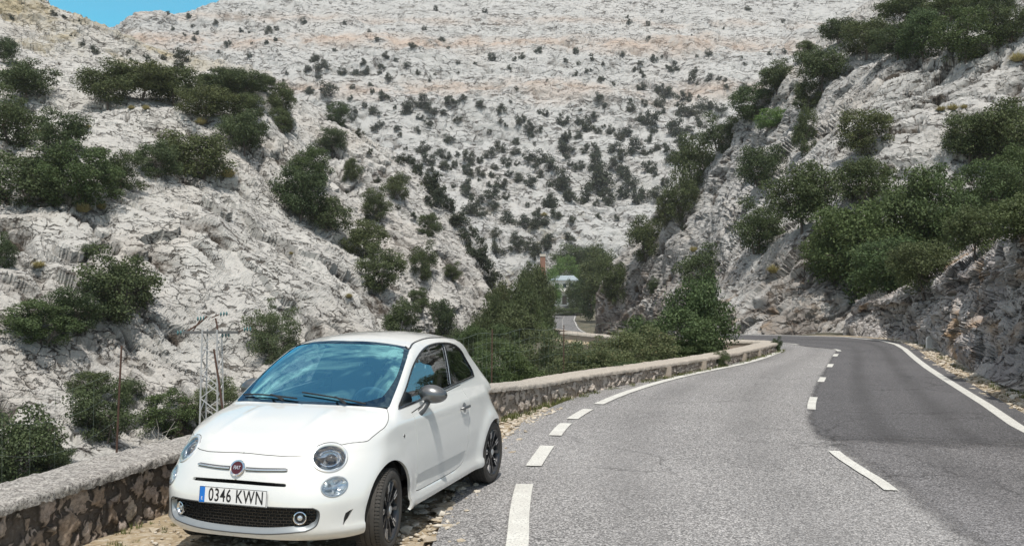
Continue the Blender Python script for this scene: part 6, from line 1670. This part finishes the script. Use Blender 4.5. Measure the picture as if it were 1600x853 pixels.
def pebble_mat():
    m, nt, b = newmat('loose_stone'); st = N(nt, 'ShaderNodeAttribute', attribute_name='stone')
    c = ramp(nt, st.outputs['Fac'], [(0, (.30, .24, .165)), (.3, (.46, .39, .29)), (.7, (.58, .52, .43)), (1, (.66, .62, .55))]); c = mix(nt, .35, c, ramp(nt, noise(nt, coords(nt), 30, 5), [(.3, (.2, .16, .11)), (.7, (.6, .56, .5))]))
    nt.links.new(c, b.inputs['Base Color']); b.inputs['Roughness'].default_value = .95; return m
M_PEB = pebble_mat(); rgp = np.random.default_rng(12); P_ = []
shl = offs(el, .55)
for k in range(2600):      # car side verge between wall and asphalt
    y = rgp.uniform(5.2, 13.5); xw_ = np.interp(y, wallp[:700, 1], wallp[:700, 0]) + .06; xe = np.interp(y, shl[:, 1], shl[:, 0]) + (.15 if rgp.random() < .3 else 0); x = xw_ + (xe - xw_) * rgp.beta(1.2, 1.0)
    P_.append((x, y, -.025 if x < xe - .15 else 0.0))
stones('gravel', P_, .008, .045, M_PEB, 1)
P_ = []
ver = offs(er, -.34)
for k in range(5200):      # right verge
    y = 10 + 22 * rgp.random()**1.25; x = np.interp(y, ver[20:225, 1], ver[20:225, 0]) + rgp.uniform(-.12, 2.6) * (1 if y < 28 else .5); P_.append((x, y, -.02))
stones('gravel', P_, .015, .085, M_PEB, 2)
# broken asphalt edge beside the car: flat pale slabs
P_ = []
for k in range(85):
    y = rgp.uniform(6.0, 10.6); x = np.interp(y, shl[:, 1], shl[:, 0]) + rgp.normal(-.10, .14); P_.append((x, y, -.01))
stones('broken_edge_stones', P_, .015, .10, M_PEB, 3, .22)
# ---- dry grass and weeds
def blades(name, spots, mat, n, hgt, seed, spread=.12, dome=False):
    rg = np.random.default_rng(seed); V = []; T = []; c = 0
    for p, sc in spots:
        for k in range(n):
            a = rg.uniform(0, 6.28); r = spread * sc * math.sqrt(rg.random()) * (.35 if dome else 1); b_ = np.array(p) + [r * math.cos(a), r * math.sin(a), -.02]; l = hgt * sc * rg.uniform(.5, 1.1); a2 = a + rg.normal(0, .6) if dome else rg.uniform(0, 6.28); lean = (rg.random()**.7) * 1.25 if dome else rg.uniform(.1, .75)
            tip = b_ + ([math.cos(a2) * l * math.sin(lean), math.sin(a2) * l * math.sin(lean), l * math.cos(lean)] if dome else [math.cos(a2) * l * lean, math.sin(a2) * l * lean, l * (1 - .4 * lean)]); w_ = .012 * sc * hgt / .25; sd = np.array([-math.sin(a2), math.cos(a2), 0]) * w_
            mid = (b_ + tip) / 2 + [0, 0, .08 * l]
            V += [b_ - sd, b_ + sd, mid + sd * .7, mid - sd * .7, tip]; T += [(c, c+1, c+2), (c, c+2, c+3), (c+3, c+2, c+4)]; c += 5
    o = fastmesh(name, np.array(V), np.array(T), mat, None, False); tag(o, kind='stuff'); return o
M_STRAW = leaf_mat('dry_grass_blades', (.24, .20, .10), (.42, .36, .20), .3, (.30, .24, .12)); M_WEED = leaf_mat('weed_blades', (.06, .08, .03), (.16, .17, .07), .3, (.3, .24, .1))
sp_ = []
for px, py, w in ((60,413,26),(170,66*1,0),(560*.56,190,24),(355,270,34),(130,325,30),(160,322,22),(60,205,20),(228,168,16),(205,168,14),(270,214,14),(138,198,14),(1590,90,30),(1488,168,22),(1470,170,18),(1505,167,16),(1210,420,30),(1085,390,20),(545,462,16),(850,335,14),(455,395,10)):
    if w == 0: continue
    H = hit(px, py + w * .2)
    if H: sp_.append(((H[0].x, H[0].y, H[0].z), w * H[0].y / FPX / .5))
blades('dry_grass', sp_, M_STRAW, 420, .26, 4, .24, True)
sp_ = []
for k in range(230):
    s_ = rgp.uniform(11, WLEN[-1] - 9.0); p = wpt(np.array(s_)) + wnorm(np.array(s_)) * rgp.uniform(.03, .22); sp_.append(((p[0], p[1], -.02), rgp.uniform(.3, .9)))
for k in range(170):
    y = 10 + 20 * rgp.random(); x = np.interp(y, ver[20:225, 1], ver[20:225, 0]) + rgp.uniform(.3, 2.4); sp_.append(((x, y, -.02), rgp.uniform(.4, 1.1)))
for k in range(50):
    y = rgp.uniform(5.2, 7.6); x = np.interp(y, wallp[:700, 1], wallp[:700, 0]) + rgp.uniform(.05, .4); sp_.append(((x, y, -.02), rgp.uniform(.2, .6)))
blades('weeds', sp_, M_WEED, 26, .16, 5, .10)
p = onz(1128, 572); plant('bush', (p[0], p[1] - .02, -.02), .38, .36, 'weed_bush', 'small green weed growing at the foot of the wall near its bend', 'bush')
p = onz(1211, 549); plant('bush', (p[0] + .05, p[1], -.02), .34, .42, 'weed_bush', 'small weed at the rounded end of the wall beside the white line', 'bush')
w = bpy.data.worlds.new('World'); scene.world = w; w.use_nodes = True
SUND = Vector((.03, -.42, .90)).normalized()
def make_world():
    nt = w.node_tree; bg = nt.nodes['Background']
    s = nt.nodes.new('ShaderNodeTexSky'); s.sky_type = 'NISHITA'; s.sun_disc = False
    el_ = math.asin(SUND.z); s.sun_elevation = el_; s.sun_rotation = math.atan2(SUND.x, SUND.y)
    s.altitude = 600; s.air_density = 1.0; s.dust_density = .6; s.ozone_density = 2.2
    sk = mix(nt, 1.0, s.outputs[0], (1.12, 1.10, .92), 'MULTIPLY')
    # thin clouds higher up in the sky (they show in the windscreen)
    tc = nt.nodes.new('ShaderNodeTexCoord'); sep = N(nt, 'ShaderNodeSeparateXYZ'); nt.links.new(tc.outputs['Generated'], sep.inputs[0])
    mp = N(nt, 'ShaderNodeMapping'); nt.links.new(tc.outputs['Generated'], mp.inputs[0]); mp.inputs['Scale'].default_value = (1.6, 3.4, 2.2); mp.inputs['Rotation'].default_value = (0, R(20), R(25))
    n = noise(nt, mp.outputs[0], 2.3, 9, .58, .6)
    k = ramp(nt, n, [(.43, (0, 0, 0)), (.52, (.35, .35, .35)), (.60, (1, 1, 1))])
    hi = N(nt, 'ShaderNodeMapRange'); nt.links.new(sep.outputs[2], hi.inputs[0]); hi.inputs[1].default_value = .42; hi.inputs[2].default_value = .60
    mu = N(nt, 'ShaderNodeMath', operation='MULTIPLY'); nt.links.new(k, mu.inputs[0]); nt.links.new(hi.outputs[0], mu.inputs[1])
    lo_ = N(nt, 'ShaderNodeMapRange'); nt.links.new(sep.outputs[2], lo_.inputs[0]); lo_.inputs[1].default_value = .50; lo_.inputs[2].default_value = .27; lo_.inputs[4].default_value = .92
    az = N(nt, 'ShaderNodeMapRange'); nt.links.new(sep.outputs[1], az.inputs[0]); az.inputs[1].default_value = .55; az.inputs[2].default_value = .85; lz = N(nt, 'ShaderNodeMath', operation='MULTIPLY'); nt.links.new(lo_.outputs[0], lz.inputs[0]); nt.links.new(az.outputs[0], lz.inputs[1])
    gz = N(nt, 'ShaderNodeMapRange'); nt.links.new(sep.outputs[2], gz.inputs[0]); gz.inputs[1].default_value = .25; gz.inputs[2].default_value = .40
    sk = mix(nt, lz.outputs[0], sk, mix(nt, gz.outputs[0], (.45, 4.5, 6.8), (.10, 3.6, 6.4)))
    c = mix(nt, mu.outputs[0], sk, (9.2, 8.3, 7.2))
    nt.links.new(c, bg.inputs[0]); bg.inputs[1].default_value = .115
make_world()
l = bpy.data.lights.new('sun', 'SUN'); l.energy = 3.35; l.angle = R(.53); l.color = (1, .945, .865); lo = bpy.data.objects.new('sun', l); COL.objects.link(lo)
lo.rotation_euler = SUND.to_track_quat('Z', 'Y').to_euler()
vs_ = scene.view_settings; vs_.view_transform = 'Standard'; vs_.look = 'None'; vs_.gamma = 1; vs_.exposure = 0.27

# ---- thin haze over the valley
hz = meshobj('haze', [(x, y, z) for z in (-30, 460) for x, y in ((-620, -75), (620, -75), (620, 1010), (-620, 1010))], [(3, 2, 1, 0), (4, 5, 6, 7), (0, 1, 5, 4), (1, 2, 6, 5), (2, 3, 7, 6), (3, 0, 4, 7)], None, smooth=False); tag(hz, kind='stuff')
hm = bpy.data.materials.new('haze'); hm.use_nodes = True; hm.node_tree.nodes.clear(); ho_ = N(hm.node_tree, 'ShaderNodeOutputMaterial'); pv = N(hm.node_tree, 'ShaderNodeVolumePrincipled')
pv.inputs['Density'].default_value = .00024; pv.inputs['Color'].default_value = (.93, .95, 1, 1); pv.inputs['Anisotropy'].default_value = .2; hm.node_tree.links.new(pv.outputs[0], ho_.inputs['Volume']); hz.data.materials.append(hm)
